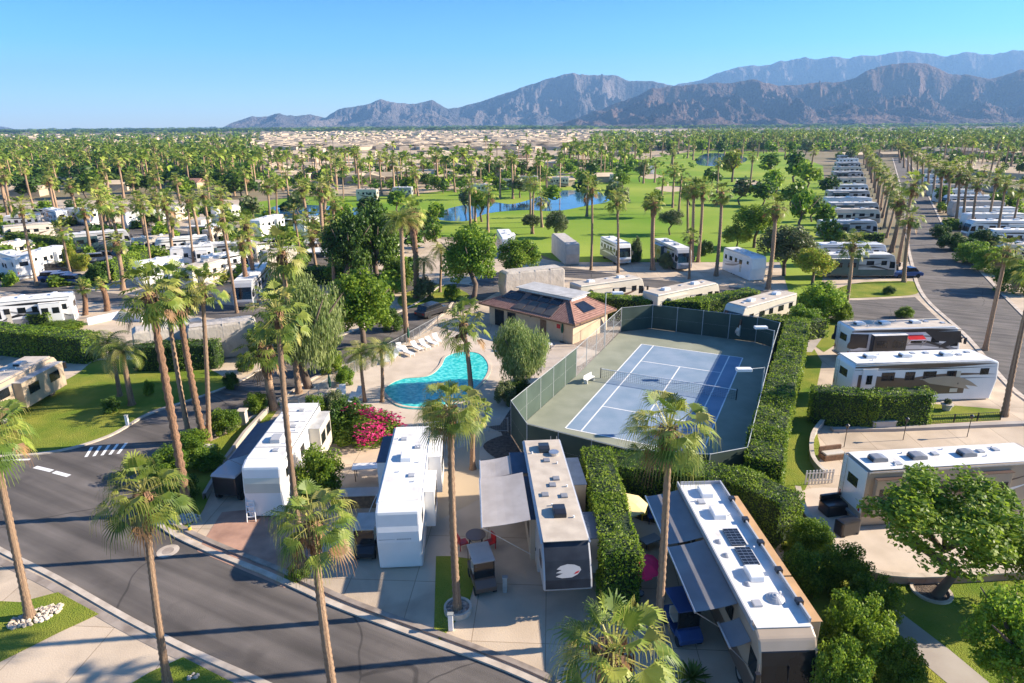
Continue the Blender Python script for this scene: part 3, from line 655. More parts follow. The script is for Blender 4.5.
grove(30, 0, 250, 160, 184, 'in the thick far grove above the left rows', 3, (10, 15))
grove(22, 250, 430, 168, 200, 'along the upper fairway by the pond', 4, (10, 14))
grove(14, 330, 560, 182, 200, 'between the lake and the sandy tract', 5, (9, 13))
grove(22, 560, 700, 146, 170, 'behind the lake cabins', 6, (9, 13))
grove(18, 700, 835, 146, 160, 'at the head of the fairway', 7, (10, 15))
grove(8, 640, 810, 172, 215, 'scattered on the open fairway', 8, (10, 13))
grove(6, 470, 600, 215, 235, 'on the lake bank behind the trailers', 9, (9, 12))
grove(20, 830, 1024, 146, 162, 'beyond the end of the wide street', 10, (9, 13))
grove(12, 940, 1024, 166, 200, 'past the rows across the wide street', 12, (9, 12))
grove(5, 310, 345, 235, 300, 'round the flat carports', 13, (7, 9), 1)

# ------------------------------------------------------------------ broadleaf trees, shrubs, hedges
def leaf_cloud(seed, n, clumps, size, rad=(1, 1, 1), cr=.33, inner=.15, low=-.8, lift=.9):
    "unit crown centred on the origin: leaf quads on many clumps"
    r = np.random.default_rng(seed); cs = []
    while len(cs) < clumps:
        v = r.normal(size=3); v /= np.linalg.norm(v)
        if v[2] < low: continue
        q = r.uniform(.5, .8) if r.random() > .28 else r.uniform(0, .5)
        cs.append((*(v * q), r.uniform(.75, 1.25) * cr))
    cs = np.array(cs); idx = r.integers(0, clumps, n); d = r.normal(size=(n, 3)); d /= np.linalg.norm(d, axis=1)[:, None]
    rad_ = cs[idx, 3] * np.where(r.random(n) < inner, r.random(n), r.uniform(.82, 1.12, n))
    p = cs[idx, :3] + d * rad_[:, None]
    nrm = d * .9 + r.normal(size=(n, 3)) * .75; nrm[:, 2] += .3; nrm /= np.linalg.norm(nrm, axis=1)[:, None]
    u = np.cross(nrm, r.normal(size=(n, 3))); u /= np.linalg.norm(u, axis=1)[:, None]; v = np.cross(nrm, u)
    s = size * r.uniform(.6, 1.3, (n, 1)); a = u * s; b = v * s * .55
    V = np.stack([p - a * .9, p - b, p + a, p + b], 1)
    return V * np.array(rad)
def crown_me(name, seed, n, clumps, size, mats, w=None, **k):
    V = leaf_cloud(seed, n, clumps, size, **k); r = np.random.default_rng(seed + 9)
    mi = r.choice(len(mats), n, p=w) if len(mats) > 1 else np.zeros(n)
    return hide_src(npmesh(name, V, mats, mi))
CR = {}
for key, mats, w in (('dark', ['lfd', 'lfg'], [.7, .3]), ('green', ['lfg', 'lfb'], [.65, .35]), ('bright', ['lfb', 'lfg'], [.7, .3]), ('olive', ['lfo', 'lfg'], [.85, .15]), ('yellow', ['lfy', 'lfb'], [.6, .4]), ('feather', ['lff', 'lfo'], [.8, .2])):
    CR[key, 0] = [crown_me('crown', 700 + k, 19000, 120, .036, mats, w, cr=.165, inner=.2) for k in range(2)]
    CR[key, 1] = [crown_me('crown', 720 + k, 11000, 75, .05, mats, w, cr=.21, inner=.25) for k in range(3)]
    CR[key, 2] = [crown_me('crown', 740 + k, 420, 14, .22, mats, w, cr=.42) for k in range(3)]
CR['feather', 1] = []
for k in range(2):
    Vf = leaf_cloud(760 + k, 34000, 52, .055, cr=.36, inner=.3); cf = Vf.mean(1, keepdims=True); dv = Vf - cf; dv[..., :2] *= .35; dv[..., 2] = dv[..., 2] * 1.5; CR['feather', 1].append(hide_src(npmesh('crown', cf + dv, ['lff', 'lfg'], np.random.default_rng(k).choice(2, 34000, p=[.85, .15]))))
def tree_trunk(h, r, seed, spread=.5):
    rr = random.Random(seed); b = MB(); f = h * .45
    b.path([(0, 0, -.05), (rr.uniform(-.1, .1), rr.uniform(-.1, .1), f * .5), (rr.uniform(-.2, .2), rr.uniform(-.2, .2), f)], [r * 1.25, r, r * .85], 8)
    for k in range(6):
        a = k * 1.05 + rr.uniform(-.3, .3); L = h * spread * rr.uniform(.7, 1.1); z = f * rr.uniform(.7, 1)
        b.path([(0, 0, z), (math.cos(a) * L * .4, math.sin(a) * L * .4, z + h * .16), (math.cos(a) * L * .8, math.sin(a) * L * .8, z + h * rr.uniform(.3, .42))], [r * .6, r * .4, r * .12], 6)
    return b
TT = {}
def tree(base, h, rx, rz, label, kind='green', lod=1, ry=None, name='broadleaf_tree', cat='tree', group=None, trunk=True, cz=None, r=.18):
    base = Vector(base); t = thing(name, label, cat, base, rnd.uniform(0, 6.28) if ry is None else 0, group)
    if trunk:
        key = (rnd.randrange(3),)
        if key not in TT:
            o = tree_trunk(1.0, .035, key[0]).build('trunk', 'trunk', t, smooth=True); TT[key] = o.data
        else: o = mobj('trunk', TT[key], t)
        o.scale = (h * .9, h * .9, h)
    c = mobj('crown', rnd.choice(CR[kind, lod]), t); c.location = (0, 0, h - rz if cz is None else cz); c.scale = (rx, ry or rx, rz)
    return t
def tree_px(bx, by, top, wpx, label, kind='green', lod=1, low=None, **k):
    "foot pixel, top pixel row, crown width in pixels, pixel row of the crown's underside"
    b = G(bx, by); x0, y0, d = proj(b); h = atY(bx, top, b.y).z; rx = wpx / 2 / F * d
    lw = atY(bx, low, b.y).z if low else h * .25
    rx *= 1.1; rz = (h - lw) / 2; tree(b, h, rx, rz, label, kind, lod, cz=(h + lw) / 2, **k)
tree_px(473, 300, 221, 58, 'tall dense dark green tree standing alone at the bend behind the pool', 'green', 1, 292, name='ficus_tree')
tree_px(352, 290, 205, 52, 'large dark tree left of its twin behind the pool', 'dark', 1, 285)
tree_px(378, 284, 199, 52, 'large dark tree behind the tall date palm', 'dark', 1, 280)
tree_px(364, 347, 266, 74, 'round bright green clipped tree beside the pool fence', 'bright', 1, 342, name='ficus_tree')
tree_px(310, 388, 270, 66, 'pale feathery tree between the covered trailer and the pool', 'feather', 1, 375, name='willow_tree')
tree_px(521, 388, 323, 50, 'pale feathery tree between the pool and the tennis court', 'feather', 1, 385, name='willow_tree')
tree_px(520, 280, 236, 46, 'rounded green tree in front of the golf-side trailers', 'green', 1, 275)
tree_px(754, 248, 201, 46, 'bright green spreading tree on the fairway edge', 'bright', 1, 238)
tree_px(736, 248, 224, 30, 'small yellow-green tree below the bright spreading one', 'yellow', 1, 246)
tree_px(784, 276, 221, 58, 'big grey-olive tree beside the tall dark palm', 'olive', 1, 268, name='olive_tree')
tree_px(812, 285, 245, 40, 'yellowish olive tree by the head of the parked row', 'yellow', 1, 278, name='olive_tree')
tree_px(670, 235, 208, 26, 'small olive tree with forked trunk on the fairway', 'olive', 1, 228, name='olive_tree')
tree_px(556, 238, 209, 24, 'grey-green twin-crowned tree at the lake bank', 'olive', 1, 236, name='olive_tree')
tree_px(531, 234, 213, 20, 'little round olive tree at the lake bank', 'olive', 1, 228, name='olive_tree')
tree_px(482, 222, 188, 24, 'dark green tree standing in front of the lake', 'green', 1, 212)
tree_px(933, 596, 474, 150, 'broad green shade tree in its own kerbed ring on the park lawn', 'bright', 0, 560, name='shade_tree')
tree_px(1012, 700, 585, 105, 'pale light-leaved tree on the park lawn corner', 'bright', 0, 690, name='shade_tree')
tree_px(1035, 610, 505, 80, 'dark leafy tree at the edge of the curved pad', 'green', 0, 600, name='shade_tree')
tree_px(866, 312, 0, 1, 'x') if False else None
golf_trees = [(617, 217, 178, 22, 'olive'), (652, 218, 190, 18, 'green'), (740, 205, 178, 22, 'olive'), (762, 206, 180, 24, 'dark'), (775, 200, 168, 22, 'bright'), (791, 210, 180, 22, 'green'), (800, 232, 190, 24, 'green'), (812, 222, 196, 20, 'dark'), (732, 182, 150, 20, 'yellow'), (806, 190, 160, 22, 'bright'), (795, 185, 150, 22, 'dark'), (770, 178, 152, 22, 'green'), (622, 190, 170, 16, 'green'), (640, 182, 162, 16, 'olive'), (690, 205, 180, 18, 'green'), (712, 186, 168, 16, 'dark'), (827, 196, 176, 20, 'dark'), (826, 232, 202, 24, 'green'), (823, 252, 218, 24, 'dark'), (465, 214, 186, 20, 'olive'), (548, 206, 184, 24, 'bright'), (520, 198, 176, 22, 'olive'), (586, 204, 170, 22, 'dark'), (372, 226, 196, 26, 'dark'), (345, 230, 200, 22, 'bright'), (398, 214, 190, 22, 'green'), (300, 215, 190, 20, 'olive'), (254, 222, 194, 22, 'olive')]
for i, (x, y, tp, wd, kd) in enumerate(sorted(golf_trees)):
    tree_px(x, y, tp, wd, '%s leafy tree from the left among those dotted round the fairway and ponds' % ordinal(i + 1), kd, 2, y - (y - tp) * .25, group='leafy trees round the fairway')
def wood(n, x0, x1, y0, y1, phrase, seed, h=(5, 9), kinds=('dark', 'green', 'bright', 'olive')):
    rr = random.Random(seed); pts = sorted((rr.uniform(x0, x1), rr.uniform(y0, y1)) for _ in range(n))
    for i, (x, y) in enumerate(pts):
        hh = rr.uniform(*h); rx = hh * rr.uniform(.42, .6)
        tree(G(x, y), hh, rx, hh * .42, '%s leafy tree from the left %s' % (ordinal(i + 1), phrase), rr.choice(kinds), 2, group='leafy trees ' + phrase)
wood(40, 0, 250, 172, 200, 'in the dark belt behind the left trailers', 21, (6, 10), ('dark', 'dark', 'green'))
wood(24, 0, 240, 205, 270, 'between the left rows of trailers', 22, (3, 5), ('bright', 'green', 'dark'))
wood(18, 330, 600, 174, 186, 'along the near edge of the sandy tract', 23, (5, 8), ('dark', 'green'))
wood(30, 300, 520, 172, 196, 'between the pond and the sandy tract', 33, (4, 7), ('dark', 'green', 'bright'))
wood(16, 250, 420, 262, 300, 'round the carports behind the pool', 34, (2.5, 4), ('dark', 'green', 'bright'))
wood(26, 600, 830, 142, 156, 'at the head of the fairway', 24, (7, 12))
wood(30, 830, 1024, 142, 162, 'behind the end of the wide street', 25, (5, 9))
wood(16, 940, 1024, 162, 215, 'beyond the far rows of the wide street', 26, (3, 6), ('dark', 'green'))
wood(14, 280, 440, 222, 262, 'between the pond and the pool', 27, (4, 6), ('dark', 'green', 'bright'))

def bush(bx, by, wpx, top, label, kind='green', lod=1, name='shrub', squash=1.0, cat='shrub', group=None, extra=None):
    b = G(bx, by); _, _, d = proj(b); r = wpx / 2 / F * d; h = max(.3, atY(bx, top, b.y).z)
    t = thing(name, label, cat, b, 0, group)
    o = mobj('foliage', rnd.choice(CR[kind, lod]), t); o.location = (0, 0, h * .42); o.scale = (r, r * squash, h * .62); o.rotation_euler = (0, 0, rnd.uniform(0, 6))
    return t
bush(322, 497, 52, 446, 'round light green citrus bush between the first two fifth wheels', 'bright')
bush(300, 578, 26, 560, 'small leafy shrub at the kerb end of the brick driveway', 'green')
for i, (x, y, wd, tp, kd, lab) in enumerate([(262, 356, 30, 322, 'green', 'green shrub between the road bend and the tall palms left of the pool'), (246, 372, 20, 352, 'bright', 'bright shrub at the inner road bend'), (330, 372, 30, 345, 'bright', 'leafy shrub beneath the bright clipped tree by the pool fence'), (345, 385, 22, 366, 'green', 'small green shrub at the pool fence below the queen palms'), (392, 330, 26, 308, 'dark', 'dark shrub beside the foot of the date palm'), (378, 318, 26, 296, 'green', 'green shrub behind the bright clipped tree'), (452, 300, 20, 284, 'green', 'green shrub under the tall dense tree at the bend'), (318, 420, 30, 392, 'green', 'shrub beside the pool deck corner'), (232, 388, 18, 372, 'dark', 'dark low shrub opposite the covered trailer driveway')]): bush(x, y, wd, tp, lab, kd)
bush(83, 270, 22, 252, 'round yellow-leaved bush at the corner of the left street', 'yellow')
bush(98, 282, 24, 262, 'dark clipped bush beside the yellow-leaved bush', 'dark')
bush(72, 268, 16, 244, 'orange-tinged flowering bush behind the yellow-leaved bush', 'yellow')
for i, (x, y, wd, tp, kd, lab) in enumerate([
 (820, 318, 56, 282, 'bright', 'large bright shrub rising behind the court corner'), (800, 332, 40, 305, 'green', 'leafy shrub at the back corner of the court'), (842, 322, 22, 302, 'bright', 'small shrub beside the golden-crowned palm'),
 (904, 318, 20, 306, 'bright', 'light green shrub behind the roof of the white and black motorhome'), (889, 294, 14, 286, 'dark', 'dark ball shrub alone on the grass triangle'),
 (935, 352, 18, 338, 'yellow', 'yellow-green shrub between two motorhome fronts'),
 (810, 556, 52, 518, 'green', 'shrub nearest the covered grill'), (842, 590, 62, 545, 'bright', 'broad shrub in the middle of the bank beside the footpath'), (800, 590, 50, 545, 'green', 'low shrub against the motorhome slide'), (870, 620, 60, 575, 'green', 'leafy shrub at the head of the footpath'),
 (850, 665, 80, 592, 'bright', 'big glossy shrub in front of the motorhome nose'), (895, 690, 60, 640, 'bright', 'leafy shrub overhanging the lower footpath'), (835, 720, 70, 640, 'green', 'shrub at the foot of the motorhome nose'),
 (950, 250, 30, 232, 'dark', 'dark shrub on the far verge near the covered trailer'), (970, 262, 40, 240, 'green', 'green shrub in the middle of the far verge'), (992, 272, 46, 246, 'bright', 'bright shrub on the far verge'), (1012, 292, 50, 258, 'green', 'yellow-green shrub at the driveway of the far verge'), (940, 238, 22, 224, 'dark', 'small dark shrub at the head of the far verge'), (985, 250, 30, 228, 'dark', 'dark shrub behind the bright one on the far verge'),
 (170, 478, 50, 448, 'green', 'leafy shrub in the corner bed beneath the clump of palms'), (195, 452, 40, 430, 'green', 'shrub at the foot of the clump of four palms'), (225, 432, 36, 408, 'green', 'shrub by the stone pillar on the inner kerb'), (258, 412, 26, 392, 'bright', 'bright low shrub ending the corner bed'), (186, 498, 34, 474, 'dark', 'dark shrub behind the gnome rock bed'), (210, 468, 38, 446, 'green', 'rounded shrub near the cab of the fifth wheel with the blue cover'),
 (350, 436, 44, 396, 'dark', 'dark foliage shrub beside the magenta bougainvillea'), (336, 418, 28, 390, 'olive', 'greyish shrub by the pool fence end'),
 (505, 404, 26, 380, 'olive', 'spiky olive shrub below the pale feathery tree by the court'), (520, 398, 26, 378, 'dark', 'dark shrub against the court fence'), (437, 428, 30, 398, 'bright', 'light green palm-like shrub at the pool edge'), (630, 262, 22, 244, 'dark', 'dark round shrub beside the golf-side driveway'), (636, 262, 12, 236, 'olive', 'withered brown shrub among the golf-side driveways'), (668, 268, 22, 252, 'olive', 'grey shrub by the brown motorhome on the golf side'), (706, 255, 18, 240, 'dark', 'dark shrub by the steps of the gleaming fifth wheel'),
 (424, 300, 26, 276, 'olive', 'bushy shrub on the corner lawn behind the pool'), (400, 290, 34, 256, 'green', 'tall shrub hedge piece under the dark trees'), (150, 395, 12, 380, 'green', 'small conical shrub on the left lawn island'), (112, 412, 20, 396, 'dark', 'low shrub with a stone ring on the left lawn'),
 (60, 330, 50, 322, 'green', 'hedge-like shrub behind the left coach'), (40, 300, 1, 299, 'green', 'x'), (940, 585, 1, 584, 'green', 'x')]):
    if lab != 'x': bush(x, y, wd, tp, lab, kd, 0 if y > 540 and wd > 50 else 1)
rr_ = random.Random(5); ex_ = sorted((rr_.uniform(0, 300), rr_.uniform(208, 290)) for _ in range(46))
for i, (x, y) in enumerate(ex_): bush(x, y, rr_.uniform(12, 26), y - rr_.uniform(6, 14), '%s garden shrub from the left between the left trailer rows' % ordinal(i + 1), rr_.choice(['bright', 'green', 'dark', 'yellow']), 2, group='garden shrubs between the left trailer rows')
ex_ = sorted((rr_.uniform(940, 1024), rr_.uniform(195, 250)) for _ in range(16))
for i, (x, y) in enumerate(ex_): bush(x, y, rr_.uniform(12, 24), y - rr_.uniform(6, 12), '%s garden shrub from the left beyond the wide street' % ordinal(i + 1), rr_.choice(['bright', 'green', 'dark']), 2, group='garden shrubs beyond the wide street')
# bougainvillea
b_ = thing('bougainvillea', 'sprawling magenta bougainvillea in full flower behind the white fifth wheel', 'flowering shrub', G(370, 440))
o = mobj('foliage', CR['green', 1][0], b_); o.location = (-.6, 0, 1.0); o.scale = (3.6, 2.2, 1.9)
V = leaf_cloud(77, 5200, 40, .045, cr=.3); r_ = np.random.default_rng(3)
cen = V.mean(1); keep = (np.sin(cen[:, 0] * 5) + np.sin(cen[:, 1] * 6 + 1) + cen[:, 2] * 1.2 + cen[:, 0] * .7) > .28
fo = npmesh('blossom', V[keep] * np.array([1.05, 1.05, 1.12]), ['flower'], None, b_); fo.location = (-.1, -.1, 1.15); fo.scale = (3.5, 2.2, 1.9)
# agaves / low palm at the front
def spiky(loc, label, r=.8, n=46):
    t = thing('sago_palm', label, 'plant', loc); rr = random.Random(4); Q = []
    for i in range(n):
        a = i * 2.4; e = R(75 - 70 * i / n); d = Vector((math.cos(a) * math.cos(e), math.sin(a) * math.cos(e), math.sin(e))); s = Vector((-math.sin(a), math.cos(a), 0)) * .06; m_ = d * r * .6; tp = d * r + Vector((0, 0, -.12))
        Q += [(Vector((0, 0, .1)) - s * .3, Vector((0, 0, .1)) + s * .3, m_ + s, m_ - s), (m_ - s, m_ + s, tp + s * .1, tp - s * .1)]
    npmesh('leaves', np.array([[tuple(p) for p in q] for q in Q], dtype=np.float32), ['fr2'], None, t)
spiky(G(692, 680), 'spiky rosette plant beside the blue-roofed cart', 1.0)

def hedge(label, px, width, h, kind='bright', dens=46, size=.10, seed=0, world=None, z0=0):
    pts = world or [G(x, y) for x, y in px]; pts = [Vector((p[0], p[1], 0)) for p in pts]
    t = thing('hedge', label, 'hedge', pts[0]); o0 = pts[0]; rr = np.random.default_rng(900 + seed)
    b = MB(); P = []; N = []
    for k in range(len(pts) - 1):
        a, c = pts[k] - o0, pts[k + 1] - o0; d = (c - a); L = d.length; d.normalize(); n = Vector((-d.y, d.x, 0)); wi = width / 2 - .1
        T = Matrix.Translation(a) @ Matrix(((d.x, n.x, 0, 0), (d.y, n.y, 0, 0), (0, 0, 1, 0), (0, 0, 0, 1)))
        ex = width * .3
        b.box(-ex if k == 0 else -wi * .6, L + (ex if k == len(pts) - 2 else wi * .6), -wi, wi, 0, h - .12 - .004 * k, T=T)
        x0, x1 = -width / 2 + .1, L + width / 2 - .1
        area = (x1 - x0) * (width + 2 * h) + 2 * width * h; m_ = int(area * dens); Lx = x1 - x0
        face = rr.random(m_) * area; u = rr.random(m_); v = rr.random(m_); jit = rr.normal(size=m_) * .05
        A = np.zeros((m_, 3)); NN = np.zeros((m_, 3)); w2 = width / 2
        for i in range(m_):
            f = face[i]; X = x0 + u[i] * Lx
            lump = .10 * math.sin(X * 1.7 + seed) + .26 * noise.noise(Vector((X * .9, v[i] * 3 + (0 if f < Lx * width else 7), seed))) + .12 * noise.noise(Vector((X * 3, v[i] * 8, seed)))
            if f < Lx * width: A[i] = (X, (v[i] * 2 - 1) * w2, h + lump * .8 + jit[i] - .12 * abs(v[i] * 2 - 1) ** 4); NN[i] = (0, 0, 1)
            elif f < Lx * (width + h): A[i] = (X, w2 + jit[i] + lump * .6, v[i] * h); NN[i] = (0, 1, .25)
            elif f < Lx * (width + 2 * h): A[i] = (X, -w2 + jit[i] - lump * .6, v[i] * h); NN[i] = (0, -1, .25)
            else:
                sg = 1 if u[i] > .5 else -1; A[i] = (x1 + jit[i] if sg > 0 else x0 + jit[i], (rr.random() * 2 - 1) * w2, v[i] * h); NN[i] = (sg, 0, .2)
        Rm = np.array([[d.x, n.x, 0], [d.y, n.y, 0], [0, 0, 1]]); P.append(A @ Rm.T + np.array([a.x, a.y, 0])); N.append(NN @ Rm.T)
    P = np.concatenate(P); N = np.concatenate(N); m_ = len(P)
    nr = N * .8 + rr.normal(size=(m_, 3)) * .7; nr /= np.linalg.norm(nr, axis=1)[:, None]
    u = np.cross(nr, rr.normal(size=(m_, 3))); u /= np.linalg.norm(u, axis=1)[:, None]; v = np.cross(nr, u); s = size * rr.uniform(.6, 1.3, (m_, 1))
    V = np.stack([P - u * s, P - v * s * .6, P + u * s, P + v * s * .6], 1)
    ms = {'bright': ['lfb', 'lfg'], 'green': ['lfg', 'lfb'], 'dark': ['lfd', 'lfg']}[kind]
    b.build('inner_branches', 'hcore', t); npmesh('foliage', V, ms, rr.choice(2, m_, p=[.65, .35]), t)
hedge('tall clipped hedge standing narrow between the tan-roofed trailer and the parasol patio', None, 1.9, 3.4, 'bright', 150, .07, 1, world=[G(598, 452, 3.4), G(610, 500, 3.4), G(621, 545, 3.4)])
hedge('long rounded hedge curving along the near end of the tennis court', None, 2.2, 3.1, 'bright', 130, .07, 2, world=[G(622, 458, 3.1), G(680, 463, 3.1), G(745, 476, 3.1), G(780, 492, 3.1)])
hedge('tall hedge running the full length beside the tennis court', None, 2.4, 3.0, 'bright', 85, .085, 3, world=[G(797, 322, 3), G(792, 345, 3), G(776, 400, 3), G(768, 432, 3), G(766, 452, 3)])
hedge('hedge behind the dark windscreen at the far end of the tennis court', None, 2.2, 3.0, 'bright', 70, .09, 4, world=[G(548, 288, 3), G(600, 295, 3), G(650, 298, 3), G(700, 299, 3), G(748, 290, 3)])
hedge('low clipped hedge ending at the corner shrub behind the court', None, 2.4, 2.2, 'green', 36, .12, 14, world=[G(762, 314, 2.2), G(800, 320, 2.2), G(815, 318, 2.2)])
hedge('square clipped hedge wall beside the white and brown motorhome', None, 1.6, 3.0, 'bright', 110, .075, 5, world=[G(822, 388, 3), G(870, 392, 3), G(922, 390, 3)])
hedge('dark thick hedge behind the left coach', None, 2.6, 3.0, 'green', 60, .10, 6, world=[G(-5, 350), G(45, 356), G(88, 360)])
hedge('short dark hedge in front of the covered trailers on the left lawn', None, 2.2, 2.7, 'dark', 60, .10, 7, world=[G(150, 368), G(180, 368), G(212, 366)])
hedge('bright hedge between the two left trailer rows', None, 2.2, 3.0, 'bright', 26, .15, 8, world=[G(108, 262, 3), G(130, 254, 3), G(152, 247, 3)])
hedge('low hedge along the left street near the tan coach', None, 2.0, 2.0, 'green', 26, .15, 9, world=[G(0, 312, 2), G(45, 312, 2)])
hedge('hedge below the flat carports', None, 2.5, 2.6, 'green', 26, .15, 10, world=[G(300, 268, 2.6), G(350, 266, 2.6)])
hedge('hedge in the far left row of trailers', None, 2.0, 2.6, 'bright', 20, .16, 11, world=[G(10, 232, 2.6), G(60, 238, 2.6)])
hedge('clipped hedge behind the wide awning trailers', None, 2.0, 2.4, 'bright', 20, .16, 12, world=[G(185, 250, 2.4), G(215, 252, 2.4)])
rowh = [(826, 212, 860), (825, 200, 868), (835, 236, 880), (826, 182, 850)]
for i, (x, y, x2) in enumerate(rowh): hedge('%s thin hedge from the nearest between the motorhomes parked in a row' % ordinal(i + 1), None, 1.2, 1.8, 'bright', 14, .2, 30 + i, world=[G(x, y + 6, 0), G(x2, y + 6, 0)])

# ---------------- far vegetation nobody could count, and far roofs
def merge(name, templates, places, mats, kind='stuff'):
    "places: (template index, x, y, z, scale, scale z, angle)"
    out = []; mi = []
    for k, (V, m_) in enumerate(templates):
        pl = np.array([p[1:] for p in places if p[0] == k])
        if not len(pl): continue
        c, s = np.cos(pl[:, 5]), np.sin(pl[:, 5]); X = V[None] * np.stack([pl[:, 3], pl[:, 3], pl[:, 4]], 1)[:, None, None, :]
        x = X[..., 0] * c[:, None, None] - X[..., 1] * s[:, None, None] + pl[:, 0][:, None, None]; y = X[..., 0] * s[:, None, None] + X[..., 1] * c[:, None, None] + pl[:, 1][:, None, None]
        out.append(np.stack([x, y, X[..., 2] + pl[:, 2][:, None, None]], -1).reshape(-1, 4, 3)); mi.append(np.tile(m_, len(pl)))
    o = npmesh(name, np.concatenate(out), mats, np.concatenate(mi)); o['kind'] = kind; return o
def tmpl_tree(seed, mi, n=34):
    V = leaf_cloud(seed, n, 6, .42, cr=.5); V[..., 2] = V[..., 2] * .9 + 1.0; return V, np.where(np.random.default_rng(seed).random(n) < .7, mi, mi + 1)
def tmpl_palm(seed):
    rr = random.Random(seed); Q = []; mi = []
    for i in range(11):
        a = i * 2.4; e = R(70 - 11 * i); d = Vector((math.cos(a) * math.cos(e), math.sin(a) * math.cos(e), math.sin(e))); s = Vector((-math.sin(a), math.cos(a), 0)) * .09; h = Vector((0, 0, 1))
        Q.append((h, h + d * .14 + s, h + d * .26 - Vector((0, 0, .06)), h + d * .14 - s)); mi.append(rr.choice([0, 1, 1, 2]))
    for a in range(3):
        t = a * 2.09; t2 = t + 2.09; r = .022; Q.append(((math.cos(t) * r, math.sin(t) * r, 0), (math.cos(t2) * r, math.sin(t2) * r, 0), (math.cos(t2) * r, math.sin(t2) * r, 1), (math.cos(t) * r, math.sin(t) * r, 1))); mi.append(6)
    return np.array([[tuple(p) for p in q] for q in Q], dtype=np.float32), np.array(mi)
TPL = [tmpl_tree(1, 3), tmpl_tree(2, 3), tmpl_tree(3, 4), tmpl_tree(4, 4), tmpl_palm(1), tmpl_palm(2)]
VM = ['fr2', 'fr2', 'fr1', 'lfd', 'lfg', 'lfb', 'bark']
rr = random.Random(77)
def inpoly(x, y, P):
    c = False; j = len(P) - 1
    for i in range(len(P)):
        if (P[i][1] > y) != (P[j][1] > y) and x < (P[j][0] - P[i][0]) * (y - P[i][1]) / (P[j][1] - P[i][1]) + P[i][0]: c = not c
        j = i
    return c
TAN = [(250, 182), (262, 134), (300, 131.5), (430, 130), (560, 129.5), (680, 131), (705, 140), (690, 150), (580, 168), (420, 186), (300, 184)]
pl = []
def scatter(n, x0, x1, y0, y1, palmf, big=1.0, cond=None):
    for _ in range(n):
        x = rr.uniform(x0, x1); y = y0 + (y1 - y0) * rr.random()
        if cond and not cond(x, y): continue
        p = G(x, y)
        if p.y > 9000 or p.y < 0: continue
        far = 1 + max(0, p.y - 600) / 1500
        if rr.random() < palmf: h = rr.uniform(8, 13); pl.append((rr.choice([4, 5]), p.x, p.y, 0, h * .95, h, rr.uniform(0, 6)))
        else: s = rr.uniform(2.5, 4.6) * big * min(2.2, far); pl.append((rr.randrange(4), p.x, p.y, 0, s * 1.15, s * .9 / min(1.9, far) ** .5, rr.uniform(0, 6)))
notan = lambda x, y: not inpoly(x, y, TAN)
scatter(1700, -60, 262, 131, 168, .35, 1, notan)
scatter(500, -60, 250, 164, 186, .45)
scatter(420, 250, 700, 138, 172, .08, .42)
scatter(380, 262, 700, 131, 138, .1, .5)
scatter(150, 240, 560, 162, 182, .4, .8)
scatter(2300, 690, 1090, 128, 152, .4, 1.0)
scatter(600, 590, 830, 134, 151, .4, 1.1)
scatter(320, 830, 1060, 150, 166, .4, .8, lambda x, y: x > 925)
scatter(150, 250, 560, 176, 192, .3, .6)
scatter(120, 560, 640, 158, 176, .4, .8)
merge('distant_treetops', TPL, pl, VM)
pl = []
for _ in range(1500):
    x = rr.uniform(-60, 1090); y = 125.3 - (x - 512) * .0075 + rr.uniform(1.6, 5.5); p = G(x, y)
    if 0 < p.y < 12000: s = rr.uniform(6, 11) * (1 + p.y / 6000); pl.append((rr.randrange(4), p.x, p.y, 0, s * 2.4, s * .55, rr.uniform(0, 6)))
merge('horizon_woods', TPL, pl, VM)
# homes: gabled and flat, individually near, one mass further out
def home_me(k):
    b = MB(); L, Wd, h = [(9, 5, 2.8), (12, 6, 3), (8, 7, 3.2)][k]
    b.box(-L, L, -Wd, Wd, 0, h, 0)
    b.prism([(-Wd - .5, h), (Wd + .5, h), (0, h + [1.3, 1.6, .5][k])], -L - .5, L + .5, 1, T=Matrix.Rotation(math.pi / 2, 4, 'Z')); o = b.build('house', ['copper', 'hroof']); me = o.data; bpy.data.objects.remove(o); return me
HM = [home_me(k) for k in range(3)]
hp = []
for i in range(230):
    while True:
        x = rr.uniform(252, 700); y = 134 + 50 * rr.random() ** 1.0
        if inpoly(x, y, TAN): break
    hp.append((x, y))
hp += [(rr.uniform(0, 250), rr.uniform(146, 178)) for _ in range(46)] + [(rr.uniform(830, 1024), rr.uniform(140, 160)) for _ in range(20)]
hp.sort(key=lambda q: (q[0]))
hcnt = {}
for i, (x, y) in enumerate(hp):
    where = 'in the sandy tract' if inpoly(x, y, TAN) else ('in the green belt on the left' if x < 300 else 'past the far end of the wide street')
    o = mobj('house', rr.choice(HM), None); o.location = G(x, y); o.rotation_euler = (0, 0, rr.choice([.1, 1.67]) + rr.uniform(-.1, .1)); s = rr.uniform(.75, 1.1); o.scale = (s, s, s)
    hcnt[where] = hcnt.get(where, 0) + 1
    tag(o, 'small tan low-roofed house %s, one among many alike' % where if 'sandy' in where else '%s small tan house from the left %s' % (ordinal(hcnt[where]), where), 'house', 'low tan houses ' + where)
hb = []
def boxT():
    b = MB(); b.box(-1, 1, -.55, .55, 0, .28); V = np.array([[b.v[i] for i in f] for f in b.f]); return V, np.array([0, 1, 0, 0, 0, 0])
for _ in range(1900):
    x = rr.uniform(255, 700); y = rr.uniform(130.6, 150)
    if inpoly(x, y, TAN): p = G(x, y); hb.append((0, p.x, p.y, 0, 9 * rr.uniform(.8, 1.3), 12, rr.uniform(0, 3.1)))
